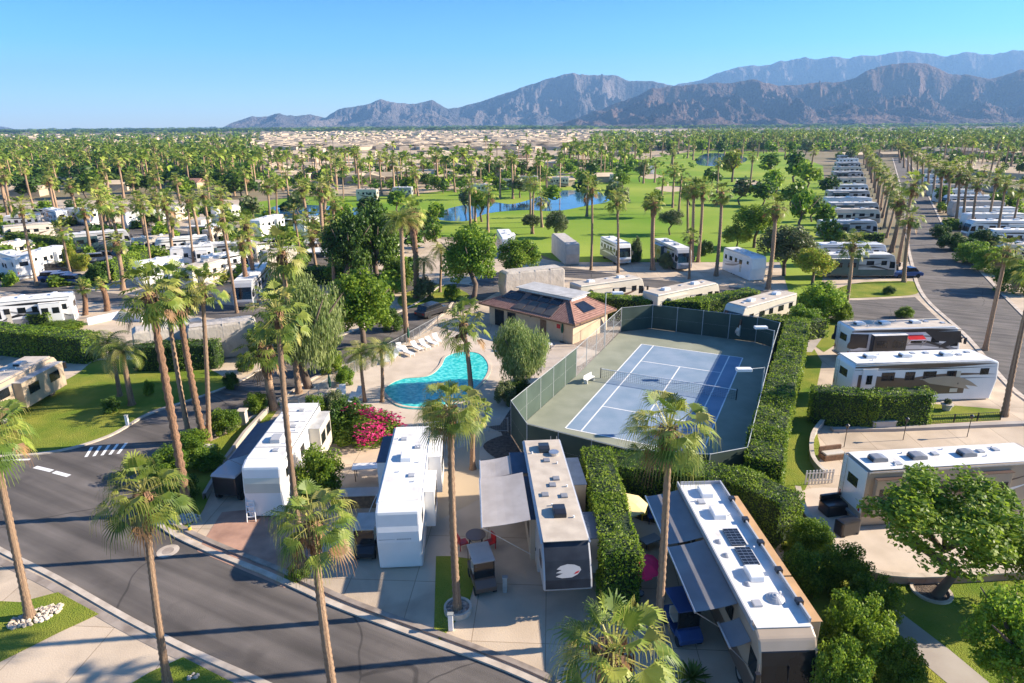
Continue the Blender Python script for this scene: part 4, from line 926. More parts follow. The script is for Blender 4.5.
for _ in range(420):
    x = rr.choice([rr.uniform(-40, 255), rr.uniform(700, 1060)]); y = rr.uniform(131, 146); p = G(x, y); hb.append((0, p.x, p.y, 0, 11 * rr.uniform(.8, 1.3), 12, rr.uniform(0, 3.1)))
merge('distant_homes', [boxT()], hb, ['copper', 'hroof'])
#PART3
# ------------------------------------------------------------------ recreational vehicles
def wheel(b, x, y, r=.42, w_=.28, z=None):
    b.tube((x, y - w_ / 2, z or r), (x, y + w_ / 2, z or r), r, n=16)
def add_wheels(t, xs, W, r=.42, lod=0):
    for x in xs:
        for sy in (-1, 1):
            b = MB(); wheel(b, x, sy * (W / 2 - .16), r); wo = b.build('wheel', 'rubber', t)
            if lod < 1:
                q = MB(); y = sy * (W / 2 - .015); q.tube((x, y - .012, r), (x, y + .012, r), r * .55, n=12); q.build('rim', 'metal', wo)
def side_slab(t, name, m, prof, W, th=.006, sides=(-1, 1), y=None):
    if name == 'side_panel' and len(sides) > 1:
        for s in sides: side_slab(t, name, m, prof, W, th, (s,), y)
        return
    b = MB()
    for s in sides:
        yy = (y if y is not None else W / 2)
        b.prism(prof, min(s * (yy - .01), s * (yy + th)), max(s * (yy - .01), s * (yy + th)))
    return b.build(name, m, t)
def ribbon(p0, p1, p2, w0, w1, n=12):
    "a swoosh in x,z: quadratic curve with changing width"
    up = []; dn = []
    for k in range(n + 1):
        t = k / n; x = (1 - t) ** 2 * p0[0] + 2 * t * (1 - t) * p1[0] + t * t * p2[0]; z = (1 - t) ** 2 * p0[1] + 2 * t * (1 - t) * p1[1] + t * t * p2[1]
        w_ = (w0 + (w1 - w0) * t) * math.sin(math.pi * min(1, t * .9 + .12)); up.append((x, z + w_)); dn.append((x, z - w_))
    return dn + up[::-1]
def window(t, x, z, w_, h, W, s, lod=0, y=None):
    yy = (W / 2 if y is None else y); b = MB(); y0, y1 = sorted((s * (yy - .01), s * (yy + .016))); b.box(x - w_ / 2, x + w_ / 2, y0, y1, z - h / 2, z + h / 2)
    o = b.build('window', 'glass', t)
    if lod < 1:
        q = MB(); e = .05; y0, y1 = sorted((s * (yy - .01), s * (yy + .022)))
        for a in ((x - w_ / 2 - e, x + w_ / 2 + e, z + h / 2, z + h / 2 + e), (x - w_ / 2 - e, x + w_ / 2 + e, z - h / 2 - e, z - h / 2), (x - w_ / 2 - e, x - w_ / 2, z - h / 2, z + h / 2), (x + w_ / 2, x + w_ / 2 + e, z - h / 2, z + h / 2), (x - .015, x + .015, z - h / 2, z + h / 2)):
            q.box(a[0], a[1], y0, y1, a[2], a[3])
        q.build('frame', 'dark', o)
    return o
def rv(name, label, cat, kind='fifth', L=11.0, W=2.5, H=3.95, col='white', low=None, sw=(), roof='roofw', acs=(-1.5, 2.5), acm='white', vents=((.5, .4), (-3, -.5)), slides=(), awnings=(), lod=0, rear_window=True, extras=None, nose=False, group=None, loc=(0, 0, 0), rz=0, skirt=False, capm=None, winm=None, front_decal=None):
    t = thing(name, label, cat, loc, rz, group); h = L / 2
    if kind == 'fifth':
        prof = [(-h, .7), (h - 2.9, .7), (h - 2.6, 1.75), (h - .12, 1.75), (h, 1.95), (h - .02, 2.6), (h - .22, 3.3), (h - .55, H - .16), (h - .9, H), (-h + .12, H), (-h, H - .12)]
    if kind == 'fifth' and nose: prof[4:9] = [(h, 1.95), (h - .1, 2.4), (h - .55, 3.2), (h - 1.15, H - .12), (h - 1.5, H)]
    elif kind == 'coach':
        prof = [(-h + .05, .45), (h - .25, .4), (h - .04, .6), (h, 1.2), (h - .06, 1.5), (h - .22, 2.5), (h - .38, 3.05), (h - .62, H - .22), (h - 1.1, H), (-h + .15, H), (-h, H - .15)]
    elif kind == 'classc':
        prof = [(-h, .5), (h - .1, .5), (h, .7), (h, 1.15), (h - .75, 1.35), (h - 1.25, 2.05), (h - .35, 2.1), (h - .2, 2.5), (h - .45, H - .2), (h - .9, H), (-h + .12, H), (-h, H - .12)]
    else: prof = [(-h, .05), (h - .3, .05), (h, 2.0), (h - .2, H - .2), (h - .8, H), (-h + .3, H - .08), (-h, H - .4)]
    b = MB(); b.prism(prof, -W / 2, W / 2)
    bo = b.build('body', col if kind != 'cover' else 'cover', t, bevel=.15 if kind != 'cover' else .2)
    if kind == 'cover':
        q = MB(); q.box(-h + .5, h - .9, -W / 2 + .15, W / 2 - .15, H - .03, H + .012); q.build('roof_cloth', 'cover', t)
        for k in range(3):
            x = -h + L * (k + 1) / 4; q = MB(); q.box(x - .04, x + .04, -W / 2 - .012, W / 2 + .012, .3, H + .016); q.build('strap', 'coverside', t)
        return t
    q = MB(); q.box(-h + .2, h - 1.0, -W / 2 + .09, W / 2 - .09, H - .02, H + .015); q.build('roof', roof, t)
    if lod < 2:
        for s in (-1, 1):
            q = MB(); q.box(-h + .1, h - 1.0, s * W / 2 - .05, s * W / 2 + .03, H - .16, H - .09); q.build('gutter_rail', 'grey' if winm else 'metal', t)
    if low:
        fx = h - 2.95 if kind == 'fifth' else h - .3
        side_slab(t, 'lower_panel', low, [(-h + .08, .72 if kind == 'fifth' else .47), (fx, .72 if kind == 'fifth' else .47), (fx + (.0), 1.45), (-h + .08, 1.45)], W, .004)
    for k, (m_, p0, p1, p2, a, c) in enumerate(sw):
        side_slab(t, 'stripe', m_, ribbon(p0, p1, p2, a, c), W, .008 + .003 * k)
    # windows, doors on both sides
    for s in (-1, 1):
        blocked = [(a[1], a[2]) for a in slides if a[0] == s]
        fr = h - 3.3 if kind == 'fifth' else h - 1.2
        for x, w_ in ((-h + 1.2, .8), (-h + 3.2, 1.1), (-h + 5.2, .8), (-h + 7.0, 1.1), (-h + 9.0, .8)):
            if x > fr or any(a - .3 < x < b_ + .3 for a, b_ in blocked): continue
            window(t, x, 2.5, w_, .7, W, s, lod)
        if kind == 'fifth' and lod < 2: window(t, h - 1.4, 2.75, .7, .5, W, s, lod)
        if kind != 'fifth':
            q = MB(); y0, y1 = sorted((s * (W / 2 - .01), s * (W / 2 + .014))); q.prism([(h - 1.15, 1.65), (h - .32, 1.65), (h - .42, 2.65), (h - 1.15, 2.75)], y0, y1) if kind == 'coach' else q.prism([(h - 1.75, 1.35), (h - .9, 1.38), (h - 1.3, 2.0), (h - 1.75, 2.0)], y0, y1)
            q.build('side_window', 'glass', t)
    if lod < 2:
        dx = h - 3.9 if kind == 'fifth' else h - 2.1; q = MB(); s = -1 if kind == 'fifth' else 1; y0, y1 = sorted((s * (W / 2 - .01), s * (W / 2 + .012))); q.box(dx - .35, dx + .35, y0, y1, .85, 2.85); do = q.build('door', 'cream' if col == 'white' else col, t)
        q = MB(); q.box(dx + .22, dx + .3, min(y0, y1) - .03, max(y0, y1) + .03, 1.6, 1.75); q.build('handle', 'dark', do)
    if kind == 'coach':
        q = MB(); q.prism([(h - .06 + .008, 1.5), (h - .22 + .008, 2.5), (h - .38 + .008, 3.05), (h - .42, 3.12), (h - .5, 3.1), (h - .2, 1.5)], -W / 2 + .12, W / 2 - .12); ws = q.build('windshield', 'glass', t)
        q = MB(); q.box(h - .17, h - .09, -.02, .02, 1.52, 2.5); q.build('divider', 'dark', ws)
        q = MB(); q.box(h - .02, h + .025, -.8, .8, .72, 1.12); q.build('grille', 'grey', t)
        for s in (-1, 1):
            q = MB(); q.box(h - .03, h + .03, s * .95 - .17, s * .95 + .17, .85, 1.15); q.build('headlight', 'metal', t)
            q = MB(); q.tube((h - .25, s * W / 2, 2.6), (h + .25, s * (W / 2 + .22), 2.55), .03); q.box(h + .12, h + .3, s * (W / 2 + .22) - .1, s * (W / 2 + .22) + .1, 1.95, 2.6); q.build('mirror', 'dark', t)
    if kind == 'classc':
        q = MB(); q.prism([(h - .78, 1.4), (h - 1.2, 1.98), (h - 1.3, 1.98), (h - .9, 1.36)], -W / 2 + .2, W / 2 - .2); q.build('windshield', 'glass', t)
    if kind == 'fifth':
        if skirt:
            q = MB(); q.box(h - .5, h - .42, -W / 2 + .06, W / 2 - .06, .12, 1.78); q.build('front_skirt', 'white', t)
        for s in (-1, 1):
            q = MB(); q.box(h - 2.35, h - 2.2, s * .9 - .07, s * .9 + .07, .05, 1.78); q.build('landing_leg', 'dark', t)
        if capm:
            pf = [(h + .006, 1.95), (h - .094, 2.4), (h - .54, 3.2), (h - 1.14, H - .11)] if nose else [(h + .004, 1.95), (h - .016, 2.6), (h - .216, 3.3), (h - .54, H - .15)]; q = MB(); q.prism(pf[:] + [(x - .08, z - .03) for x, z in pf[::-1]], -W / 2 + .1, W / 2 - .1); q.build('front_cap_panel', capm, t)
    # rear
    if lod < 2:
        if rear_window: q = MB(); q.box(-h - .014, -h + .02, -.6, .6, 2.2, 2.9); q.build('rear_window', 'glass', t)
        q = MB(); q.box(-h - .16, -h, -W / 2 + .1, W / 2 - .1, .45, .62); q.build('bumper', 'grey', t)
        q = MB()
        for s in (-.2, .2): q.tube((-h - .12, .85 + s, .9), (-h - .12, .85 + s, H + .1), .02, n=5)
        for k in range(9): q.tube((-h - .12, .65, 1.0 + k * .33), (-h - .12, 1.05, 1.0 + k * .33), .018, n=5)
        q.build('ladder', 'metal', t)
        for s in (-1, 1): q = MB(); q.box(-h - .02, -h + .01, s * (W / 2 - .25) - .08, s * (W / 2 - .25) + .08, 1.0, 1.35); q.build('tail_light', 'red', t)
    for x in acs:
        q = MB(); q.prism([(x - .5, H + .01), (x + .52, H + .01), (x + .45, H + .26), (x + .1, H + .33), (x - .42, H + .30)], -.34, .34); a = q.build('air_conditioner', acm, t, bevel=.05)
        if lod < 1: q = MB(); q.box(x - .53, x - .48, -.26, .26, H + .05, H + .22); q.build('grille', 'dark', a)
    for x, y in vents: q = MB(); q.box(x - .2, x + .2, y - .2, y + .2, H + .01, H + .11); q.build('roof_vent', 'silver' if acm != 'dark' else 'grey', t, bevel=.03 if lod < 1 else 0)
    if lod < 1:
        for x, y in ((h - 3, .7), (-h + 2, -.8), (0, .8), (-h + 3.4, .6), (h - 4.2, -.3)): q = MB(); q.tube((x, y, H), (x, y, H + .14), .05, n=8); q.build('vent_pipe', 'white', t)
    if kind == 'fifth': add_wheels(t, (-1.6, -.6), W, .4, lod)
    elif kind == 'coach': add_wheels(t, (h - 1.9, -h + 2.6) + ((-h + 3.8,) if L > 11 else ()), W, .48, lod)
    else: add_wheels(t, (h - .9, -h + 2.2), W, .4, lod)
    for a in slides:   # side, x0, x1, depth, z0, z1, material, topper material
        s, x0, x1, dp, z0, z1, m_, tp = a; y0, y1 = sorted((s * (W / 2 - .05), s * (W / 2 + dp))); q = MB(); q.box(x0, x1, y0, y1, z0, z1); so_ = q.build('slide_out', m_, t, bevel=.03)
        q = MB(); q.box(x0 - .05, x1 + .05, min(y0, y1) - (.04 if s < 0 else -.05), max(y0, y1) + (.04 if s > 0 else -.05), z1 + .003, z1 + .03); q.build('slide_topper', tp, so_)
        xm = (x0 + x1) / 2; n_ = 2 if x1 - x0 > 2.2 else 1
        for k in range(n_): window(so_, x0 + (x1 - x0) * (k + .5) / n_, (z0 + z1) / 2 + .25, min(1.2, (x1 - x0) * .32), .75, W, s, lod, y=W / 2 + dp)
    for a in awnings:  # side, x0, x1, out, ztop, drop, material, offset
        s, x0, x1, out, zt, dr, m_, off = a; ya = s * (W / 2 + off); yb = s * (W / 2 + off + out); q = MB()
        A = [(x0, ya, zt), (x1, ya, zt), (x1, yb, zt - dr), (x0, yb, zt - dr)]; N_ = 6
        for k in range(N_):
            f0, f1 = k / N_, (k + 1) / N_; sag = lambda f: -.05 * math.sin(math.pi * f)
            p = lambda x, f, dz=0: (x, ya + (yb - ya) * f, zt - dr * f + sag(f) + dz)
            q.quad(p(x0, f0), p(x1, f0), p(x1, f1), p(x0, f1)); q.quad(p(x0, f0, -.02), p(x0, f1, -.02), p(x1, f1, -.02), p(x1, f0, -.02))
        ao = q.build('awning', m_, t)
        q = MB(); q.tube((x0 - .05, yb, zt - dr), (x1 + .05, yb, zt - dr), .05); 
        for x in (x0, x1): q.tube((x, yb, zt - dr), (x, s * (W / 2 + off) * .999, 1.5 + .2), .025, n=5)
        q.build('awning_arm', 'metal' if m_ != 'slidecover' else 'grey', ao)
    if front_decal: front_decal(t, h, W, H)
    if extras: extras(t, h, W, H)
    return t
def place(t, A, B, H, L=None):
    "put the vehicle so that its roof's front end is over pixel A and its rear end over pixel B"
    a = G(*A, H); b = G(*B, H); d = (a - b); c = (a + b) / 2; t.location = (c.x, c.y, 0); t.rotation_euler = (0, 0, math.atan2(d.y, d.x))
    return d.length
def plen(A, B, H): return (G(*A, H) - G(*B, H)).length

M['topper'] = mat('amber_slide_topper', (.50, .30, .14), .7, .1, 1.5)
M['nosep'] = mat('dark_nose_paint', (.012, .015, .022), .4, col2=(.035, .042, .055), scale=.7, spec=.3)
SW_A = [('grey', (-4.5, 1.2), (0, 1.6), (2.2, 2.5), .22, .12), ('silver', (-4.8, 1.7), (-1, 1.7), (2.4, 3.0), .08, .10)]
def ladder_steps(t, h, W, H): pass
# first fifth wheel: blue cover beside it
A, B = (262, 462), (302, 405); n1 = rv('fifth_wheel_trailer', 'old white fifth-wheel trailer with long dark blue side awning and front step ladder', 'travel trailer', 'fifth', 9.8, 2.45, 3.85, 'white', None, [('grey', (-4.4, 1.6), (0, 1.5), (2.2, 1.6), .05, .05), ('brown', (-4.4, 1.75), (0, 1.68), (2.2, 1.8), .025, .025)], 'roofw', (1.4,), 'silver', ((2.9, .4), (-.6, .5), (-2.2, -.4), (-3.3, .3)),
   slides=[(1, -4.3, -1.4, .8, .8, 3.3, 'cream', 'roofg')], awnings=[(-1, -3.4, 2.0, 1.9, 3.4, .6, 'slidecover', .02)], skirt=True, winm=None, capm='cream')
place(n1, A, B, 3.85)
for x in (-3.2, -1.4, .3, 2.4): q = MB(); q.box(x - .03, x + .03, -1.12, 1.12, 3.87, 3.878); q.build('roof_seam', 'grey', n1)
def cap_emblem(t, h, W, H):
    q = MB(); x = h - .085
    for p in ([(-.45, 2.86), (-.1, 2.9), (.1, 3.12), (.0, 2.92)], [(-.25, 2.84), (.05, 2.88), (.3, 3.02), (.5, 2.84), (.15, 2.90)]):
        q.quad(*[(x + .06 - (z - 2.6) * .286, y, z) for y, z in p])
    for k in range(9): q.quad(*[(h + .003, y, z) for y, z in ((-.1 + k * .09, 2.12), (-.045 + k * .09, 2.12), (-.045 + k * .09, 2.19), (-.1 + k * .09, 2.19))])
    q.quad(*[(h + .003, y, z) for y, z in ((-1.1, 2.135), (-.2, 2.15), (-.2, 2.165), (-1.1, 2.17))])
    q.build('emblem', 'grey', t)
A, B = (398, 504), (412, 430); n2 = rv('fifth_wheel_trailer', 'clean white fifth-wheel trailer with a tall blank front skirt and grey emblem', 'travel trailer', 'fifth', 10.6, 2.45, 3.95, 'white', None, SW_A, 'roofw', (-.6,), 'white', ((1.6, .5), (-3.2, -.4), (-2.0, .6)),
   slides=[(1, -4.6, -1.6, .85, .8, 3.45, 'white', 'roofw'), (1, -.2, 2.2, .6, .8, 3.2, 'white', 'roofw'), (-1, -4.8, -1.2, .75, .8, 3.4, 'white', 'slidecover')], skirt=True, capm='white', front_decal=cap_emblem)
place(n2, A, B, 3.95)
def eagle(t, h, W, H):
    q = MB(); nx_ = lambda z: np.interp(z, [1.95, 2.4, 3.2, 3.9], [h, h - .1, h - .55, h - 1.15]); f = lambda y, z: (float(nx_(z)) + .02, y, z)
    q.quad(*[f(y, z) for y, z in [(-.62, 2.55), (-.3, 2.48), (.2, 2.5), (.5, 2.62), (.68, 2.8), (.62, 2.92), (.35, 3.02), (0, 3.05), (-.35, 2.98), (-.55, 2.85), (-.3, 2.82), (-.6, 2.7), (-.25, 2.68)]][::-1])
    q.build('emblem', 'silver', t)
    q = MB(); f2 = lambda y, z: (float(nx_(z)) + .026, y, z)
    q.quad(*[f2(y, z) for y, z in [(.3, 2.62), (.52, 2.68), (.6, 2.78), (.4, 2.72)]][::-1]); pass
    q.build('emblem_beak', 'red', t)
A, B = (566, 541), (543, 446); n3 = rv('fifth_wheel_trailer', 'tan-roofed fifth-wheel trailer with a dark nose bearing a silver bird-head emblem', 'travel trailer', 'fifth', 12.2, 2.45, 4.0, 'silver', 'tan', SW_A, 'rooft', (-4.6, 2.6), 'dark', ((-3.1, .0), (-.9, .3), (1.0, .5), (.8, -.55), (-.2, .0)),
   slides=[(-1, -5.2, -2.6, .95, .8, 3.5, 'tan', 'slidecover'), (-1, -2.3, 2.2, .3, .8, 3.4, 'tan', 'slidecover'), (1, -4.2, -1.0, .9, .8, 3.5, 'tan', 'slidecover'), (1, 1.2, 3.6, .95, .8, 3.0, 'silver', 'slidecover')],
   awnings=[(-1, -2.1, 2.9, 2.6, 3.86, .35, 'awn', .35), (-1, -4.9, -2.6, 1.9, 3.5, .3, 'awn', 1.0)], capm='nosep', nose=True, front_decal=eagle)
place(n3, A, B, 4.0)
q = MB(); q.tube((-3.9, .55, 4.01), (-3.9, .55, 4.2), .32, n=16); q.build('satellite_dish', 'metal', n3)
def coach_ex(t, h, W, H):
    for x, y in ((-.9, .15), (.65, .2)):
        q = MB(); q.box(x - .68, x + .68, y - .38, y + .38, H + .06, H + .1); p = q.build('solar_panel', 'solar', t)
        g_ = MB()
        for k in range(7): g_.box(x - .68 + k * .2226, x - .66 + k * .2226, y - .38, y + .38, H + .1, H + .104)
        for k in range(4): g_.box(x - .68, x + .68, y - .38 + k * .25, y - .37 + k * .25, H + .1, H + .105)
        g_.build('cell_grid', 'metal', p)
    for x, y, r in ((3.6, .35, .42), (-.6, -.75, .22), (.5, -.75, .22), (2.6, -.5, .2)):
        q = MB()
        for k in range(5): q.tube((x, y, H + .02 + .1 * k * r), (x, y, H + .02 + .1 * (k + 1) * r + .02 * k * r), r * math.cos(k * .3), r * math.cos((k + 1) * .3), 16)
        q.build('satellite_dome', 'silver', t, smooth=False)
    q = MB()
    for s in (-1, 1): q.box(-h + .2, h - 1.2, s * W / 2 - .10, s * W / 2 - .02, H + .016, H + .24)
    q.box(-h + .15, -h + .2, -W / 2 + .1, W / 2 - .1, H + .016, H + .2); q.build('roof_rail', 'silver', t)
    for x in (-4.2, -2.2, -.2, 1.9, 4.0): q = MB(); q.box(x - .15, x + .15, W / 2 - .18, W / 2 + .1, H + .1, H + .3); q.build('awning_bracket', 'dark', t)
A, B = (784, 627), (704, 492); n4 = rv('motorhome', 'big brown and cream motorhome with two roof solar panels and three long grey awnings', 'motorhome', 'coach', 12.6, 2.5, 3.75, 'tan', 'brown', [('cream', (-5.8, 1.7), (0, 1.9), (4.5, 2.5), .18, .1)], 'roofw', (-3.0, 2.0, -5.1), 'white', ((-4.2, -.5), (3.9, -.6)),
   slides=[(1, -5.0, 1.8, .6, .9, 3.55, 'tan', 'topper'), (1, 2.0, 4.8, .6, .9, 3.55, 'tan', 'topper')], awnings=[(-1, -6.0, -1.4, 1.9, 3.5, .4, 'awng', .02), (-1, -1.2, 3.5, 1.9, 3.5, .4, 'awng', .02), (-1, 3.8, 5.2, .9, 3.0, .3, 'awng', .02)], extras=coach_ex)
place(n4, A, B, 3.75)
A, B = (1040, 456), (857, 461); L_ = 12.6; n5 = rv('fifth_wheel_trailer', 'long brown trailer with white rear wall and grey roof units on the curved pad', 'travel trailer', 'fifth', L_, 2.5, 3.9, 'tan', 'brown', [('white', (-2, 1.5), (2, 1.4), (5, 2.6), .3, .1), ('brown', (-3.5, 2.2), (1, 1.9), (5, 3.2), .14, .1)], 'roofw', (-4.9, -2.3, 1.0), 'grey', ((-.9, .3), (-4, -.6), (2.2, .3), (3.3, .4)), slides=[(-1, -5.8, -2.6, .3, .8, 3.4, 'tan', 'brown'), (-1, 0, 3.0, .3, .8, 3.4, 'tan', 'brown')])
a = G(844, 452, 3.9); b = G(869, 471, 3.9); c = (a + b) / 2; d = Vector((math.cos(R(5.5)), math.sin(R(5.5)), 0)); n5.location = (c + d * L_ / 2).xy.to_3d(); n5.rotation_euler = (0, 0, R(5.5))
q = MB(); q.box(-6.315, -6.28, -1.2, 1.2, .95, 3.8); q.build('rear_panel', 'white', n5)
q = MB(); q.box(-6.33, -6.30, -.5, .5, 2.3, 2.95); q.build('rear_window_glass', 'glass', n5)
A, B = (990, 352), (846, 356); n6 = rv('fifth_wheel_trailer', 'long white fifth-wheel trailer with brown wave graphics behind the square hedge', 'travel trailer', 'fifth', plen(A, B, 4), 3.0, 3.8, 'white', 'brown', [('brown', (-5, 1.4), (0, 2.9), (6.6, 2.45), .06, .22), ('grey', (-4, .9), (0, 2.5), (6.6, 2.1), .1, .10), ('brown', (-6.6, 3.45), (0, 3.35), (6.4, 3.5), .16, .26), ('dark', (-6.6, 3.2), (0, 3.1), (6.3, 3.2), .03, .06), ('brown', (-1.5, 1.0), (1, 2.0), (4.3, 1.1), .25, .4), ('tan', (0, 2.2), (3, 2.3), (5, 1.3), .15, .5)], 'roofw', (-4.5, -1.2, 2.6), 'white', ((-.1, .7), (1.2, .7), (3.8, 0), (5, .6)), slides=[(-1, -5.9, -4.6, .12, .8, 3.3, 'white', 'roofw')], skirt=True)
place(n6, A, B, 4); side_slab(n6, 'side_panel', 'brown', [(-6.2, .75), (1.2, .75), (.2, 2.1), (-6.2, 2.75)], 3.0, .012); side_slab(n6, 'side_panel', 'tan', [(.4, 1.75), (4.2, 1.1), (3.0, 2.3), (-.4, 2.2)], 3.0, .027)
A, B = (955, 321), (845, 324); n7 = rv('motorhome', 'white and black motorhome with a maroon entry awning on the pad by the side road', 'motorhome', 'coach', plen(A, B, 4), 3.0, 3.8, 'white', 'grey', [('dark', (-6, 3.5), (0, 3.5), (6.3, 3.4), .14, .26), ('grey', (0, 1.9), (3, 2.3), (6, 1.1), .1, .4), ('dark', (-6, 1.0), (-1, 1.0), (3, .9), .1, .1), ('grey', (-1, 3.0), (3, 2.9), (6, 2.2), .04, .12), ('dark', (3.6, 1.6), (5, 2.2), (6.2, 2.6), .3, .4), ('dark', (-6.3, 2.0), (-5.6, 2.4), (-4.2, 2.2), .5, .7), ('dark', (.5, 2.6), (3, 2.2), (5.6, .9), .06, .2)], 'rooft', (-4.4, -1.7, 1.6), 'white', ((3, .3), (4.4, -.3)), slides=[(-1, -3.9, -.4, .6, .8, 3.2, 'dark', 'roofw')], awnings=[(-1, -.2, 1.6, .8, 3.0, .3, 'red', 0)])
place(n7, A, B, 3.9); side_slab(n7, 'side_panel', 'dark', [(3.2, 2.3), (6.0, 2.0), (5.6, 3.3), (1.8, 3.3)], 3.0, .03); side_slab(n7, 'side_panel', 'dark', [(-6.1, 1.9), (-4.2, 1.7), (-4.2, 3.2), (-6.1, 3.3)], 3.0, .026)
q = MB(); q.box(-6.4, -5.6, -1.515, 1.515, 1.7, 3.4); 
# middle distance: five kinds, copied
def proto(name, kind, col, low, sw, roof, acs, acm, lod=1, L=11, W=2.6, H=3.85, **k): return register(rv(name, 'x', 'x', kind, L, W, H, col, low, sw, roof, acs, acm, lod=lod, **k))
SW_B = [('dark', (-5, 1.3), (0, 2.9), (5, 1.2), .12, .3), ('grey', (-5, 2.4), (0, 1.2), (4.5, 2.9), .1, .25), ('dark', (-5, 3.3), (0, 3.2), (4.6, 3.3), .1, .2)]
SW_C = [('brown', (-5, 1.1), (0, 1.3), (4.5, 2.3), .2, .3), ('grey', (-5, 2.9), (0, 3.2), (4.8, 2.2), .1, .1)]
TY = {
 'coachw': proto('motorhome', 'coach', 'white', 'grey', SW_B, 'roofw', (-3, 1.5), 'white', vents=((0, .4),), slides=[(1, -4, -1, .5, .8, 3.2, 'white', 'roofw')]),
 'coacht': proto('motorhome', 'coach', 'cream', 'tan', SW_C, 'rooft', (-3, 2), 'white', vents=((0, .4), (3.4, 0)), slides=[(-1, -3.8, -.6, .5, .8, 3.2, 'cream', 'rooft')]),
 'coachd': proto('motorhome', 'coach', 'silver', 'teal', SW_B, 'roofw', (-2.6, 1.7), 'silver', vents=((0, .4),), slides=[(-1, -4.4, -.4, .6, .8, 3.3, 'teal', 'roofw')]),
 'fifthw': proto('fifth_wheel_trailer', 'fifth', 'white', None, SW_A, 'roofw', (0,), 'white', vents=((2, .4), (-3, 0)), skirt=True, slides=[(1, -4, -1, .7, .8, 3.3, 'white', 'roofw')]),
 'fiftht': proto('fifth_wheel_trailer', 'fifth', 'cream', 'tan', SW_C, 'rooft', (.5,), 'grey', vents=((2.6, .4), (-3, 0)), slides=[(-1, -4, -.6, .7, .8, 3.3, 'cream', 'rooft')]),
 'cover': proto('covered_trailer', 'cover', 'cover', None, (), 'roofw', (), 'white', H=3.9, L=11)}
CN = {'coachw': 'motorhome', 'coacht': 'motorhome', 'coachd': 'motorhome', 'fifthw': 'travel trailer', 'fiftht': 'travel trailer', 'cover': 'covered trailer'}
used = set()
def put(ty, A, B, label, group=None, H=3.85, lmin=7, lmax=14):
    p = TY[ty]; t = p if ty not in used else copy_tree(p); used.add(ty)
    L = place(t, A, B, H); f = max(lmin, min(lmax, L)) / 11; t.scale = (f, 1, 1); t['label'] = label; t['category'] = CN[ty]
    if group: t['group'] = group
    return t
put('cover', (243, 319), (200, 324), 'beige cloth-covered trailer ending at the dark driveway on the left bend')
put('cover', (138, 329), (196, 321), 'long pale cloth-covered trailer behind the queen palm hedge')
put('cover', (501, 272), (561, 266), 'long beige cloth-covered motorhome behind the clubhouse roof')
put('cover', (573, 244), (558, 233), 'tall square beige-covered trailer parked end-on at the golf edge')
put('fifthw', (509, 238), (503, 229), 'small white trailer half hidden by the rounded green tree at the golf edge')
put('coachw', (625, 244), (607, 236), 'motorhome with round dark windshield parked nose-out at the golf edge')
put('coachd', (686, 249), (660, 238), 'white and brown motorhome beside the sturdy palm at the golf edge')
put('fifthw', (760, 257), (731, 247), 'gleaming white fifth-wheel trailer with its front skirt in the sun at the golf edge')
put('coacht', (640, 275), (575, 284), 'cream motorhome with dark side windows directly behind the clubhouse hedge')
put('coacht', (714, 280), (650, 293), 'cream motorhome with a stepped roof behind the far court hedge')
put('coacht', (732, 306), (788, 291), 'tan motorhome partly behind shrubs at the back corner of the court')
put('coachw', (-8, 300), (72, 293), 'long cream-roofed motorhome by the low hedge on the left street')
put('fifthw', (22, 254), (60, 245), 'white fifth-wheel trailer with front skirt beside the flowering bush')
put('fifthw', (138, 262), (176, 256), 'white rounded trailer just behind the clump of four palms')
put('fiftht', (218, 258), (184, 268), 'cream trailer behind the crown of the smooth upright palm')
put('coachd', (240, 283), (262, 262), 'silver bus-like motorhome with dark swoosh before the twin orange palms')
l3 = rv('motorhome', 'brown motorhome with a large tan slide-out on the left lawn pad', 'motorhome', 'coach', 10.5, 2.5, 3.6, 'tan', 'brown', SW_C, 'rooft', (-2, 2), 'silver', slides=[(-1, -1.0, 4.4, .8, .7, 3.0, 'tan', 'roofg')], lod=0)
a = G(42, 353, 3.6); d = (G(82, 368) - G(0, 415)); d.normalize(); l3.location = (a - d * 5.2 + Vector((d.y, -d.x, 0)) * .2).xy.to_3d(); l3.rotation_euler = (0, 0, math.atan2(d.y, d.x))
tys = ['coachw', 'coacht', 'fifthw', 'coachd', 'fiftht', 'coachw', 'fifthw']
row = [(895, 820, 253, 'coachd', 'motorhome with bold black swirl paint beside the parked pickup'), (886, 818, 243, 'coachw', 'dark-windowed motorhome behind the swirl-painted one'), (877, 820, 220, 'coachd', 'tall grey and black motorhome with a long silver side beneath the green hedge')]
for x1, x0, y, ty, lab in row: put(ty, (x1, y), (x0, y + .3), lab, 'motorhomes parked between the fairway and the wide street')
row2 = [(880, 826, 208.5), (881, 826, 202), (871, 825, 197), (873, 824, 190), (868, 832, 184), (866, 831, 177), (865, 831, 171), (862, 833, 166.5), (861, 835, 162), (858, 838, 158), (856, 838, 155), (855, 840, 152)]
for i, (x1, x0, y) in enumerate(row2): put(['coacht', 'coachd', 'fifthw', 'coachd', 'coachw', 'fiftht', 'coachd'][i % 7], (x1, y), (x0, y + .2), '%s vehicle up the row past the tall grey and black motorhome' % ordinal(i + 1), 'motorhomes parked between the fairway and the wide street', lmax=13)
right = [(944, 1010, 201, 'cover'), (950, 1024, 207, 'fifthw'), (958, 1030, 213, 'fifthw'), (964, 1034, 220, 'coachw'), (985, 1046, 229, 'coachw'), (937, 1000, 195, 'coachw'), (930, 985, 189, 'fifthw'), (925, 975, 184, 'fiftht'), (921, 968, 179, 'coachw'), (917, 960, 174, 'fifthw'), (913, 953, 169, 'coacht'), (1000, 1060, 243, 'coacht')]
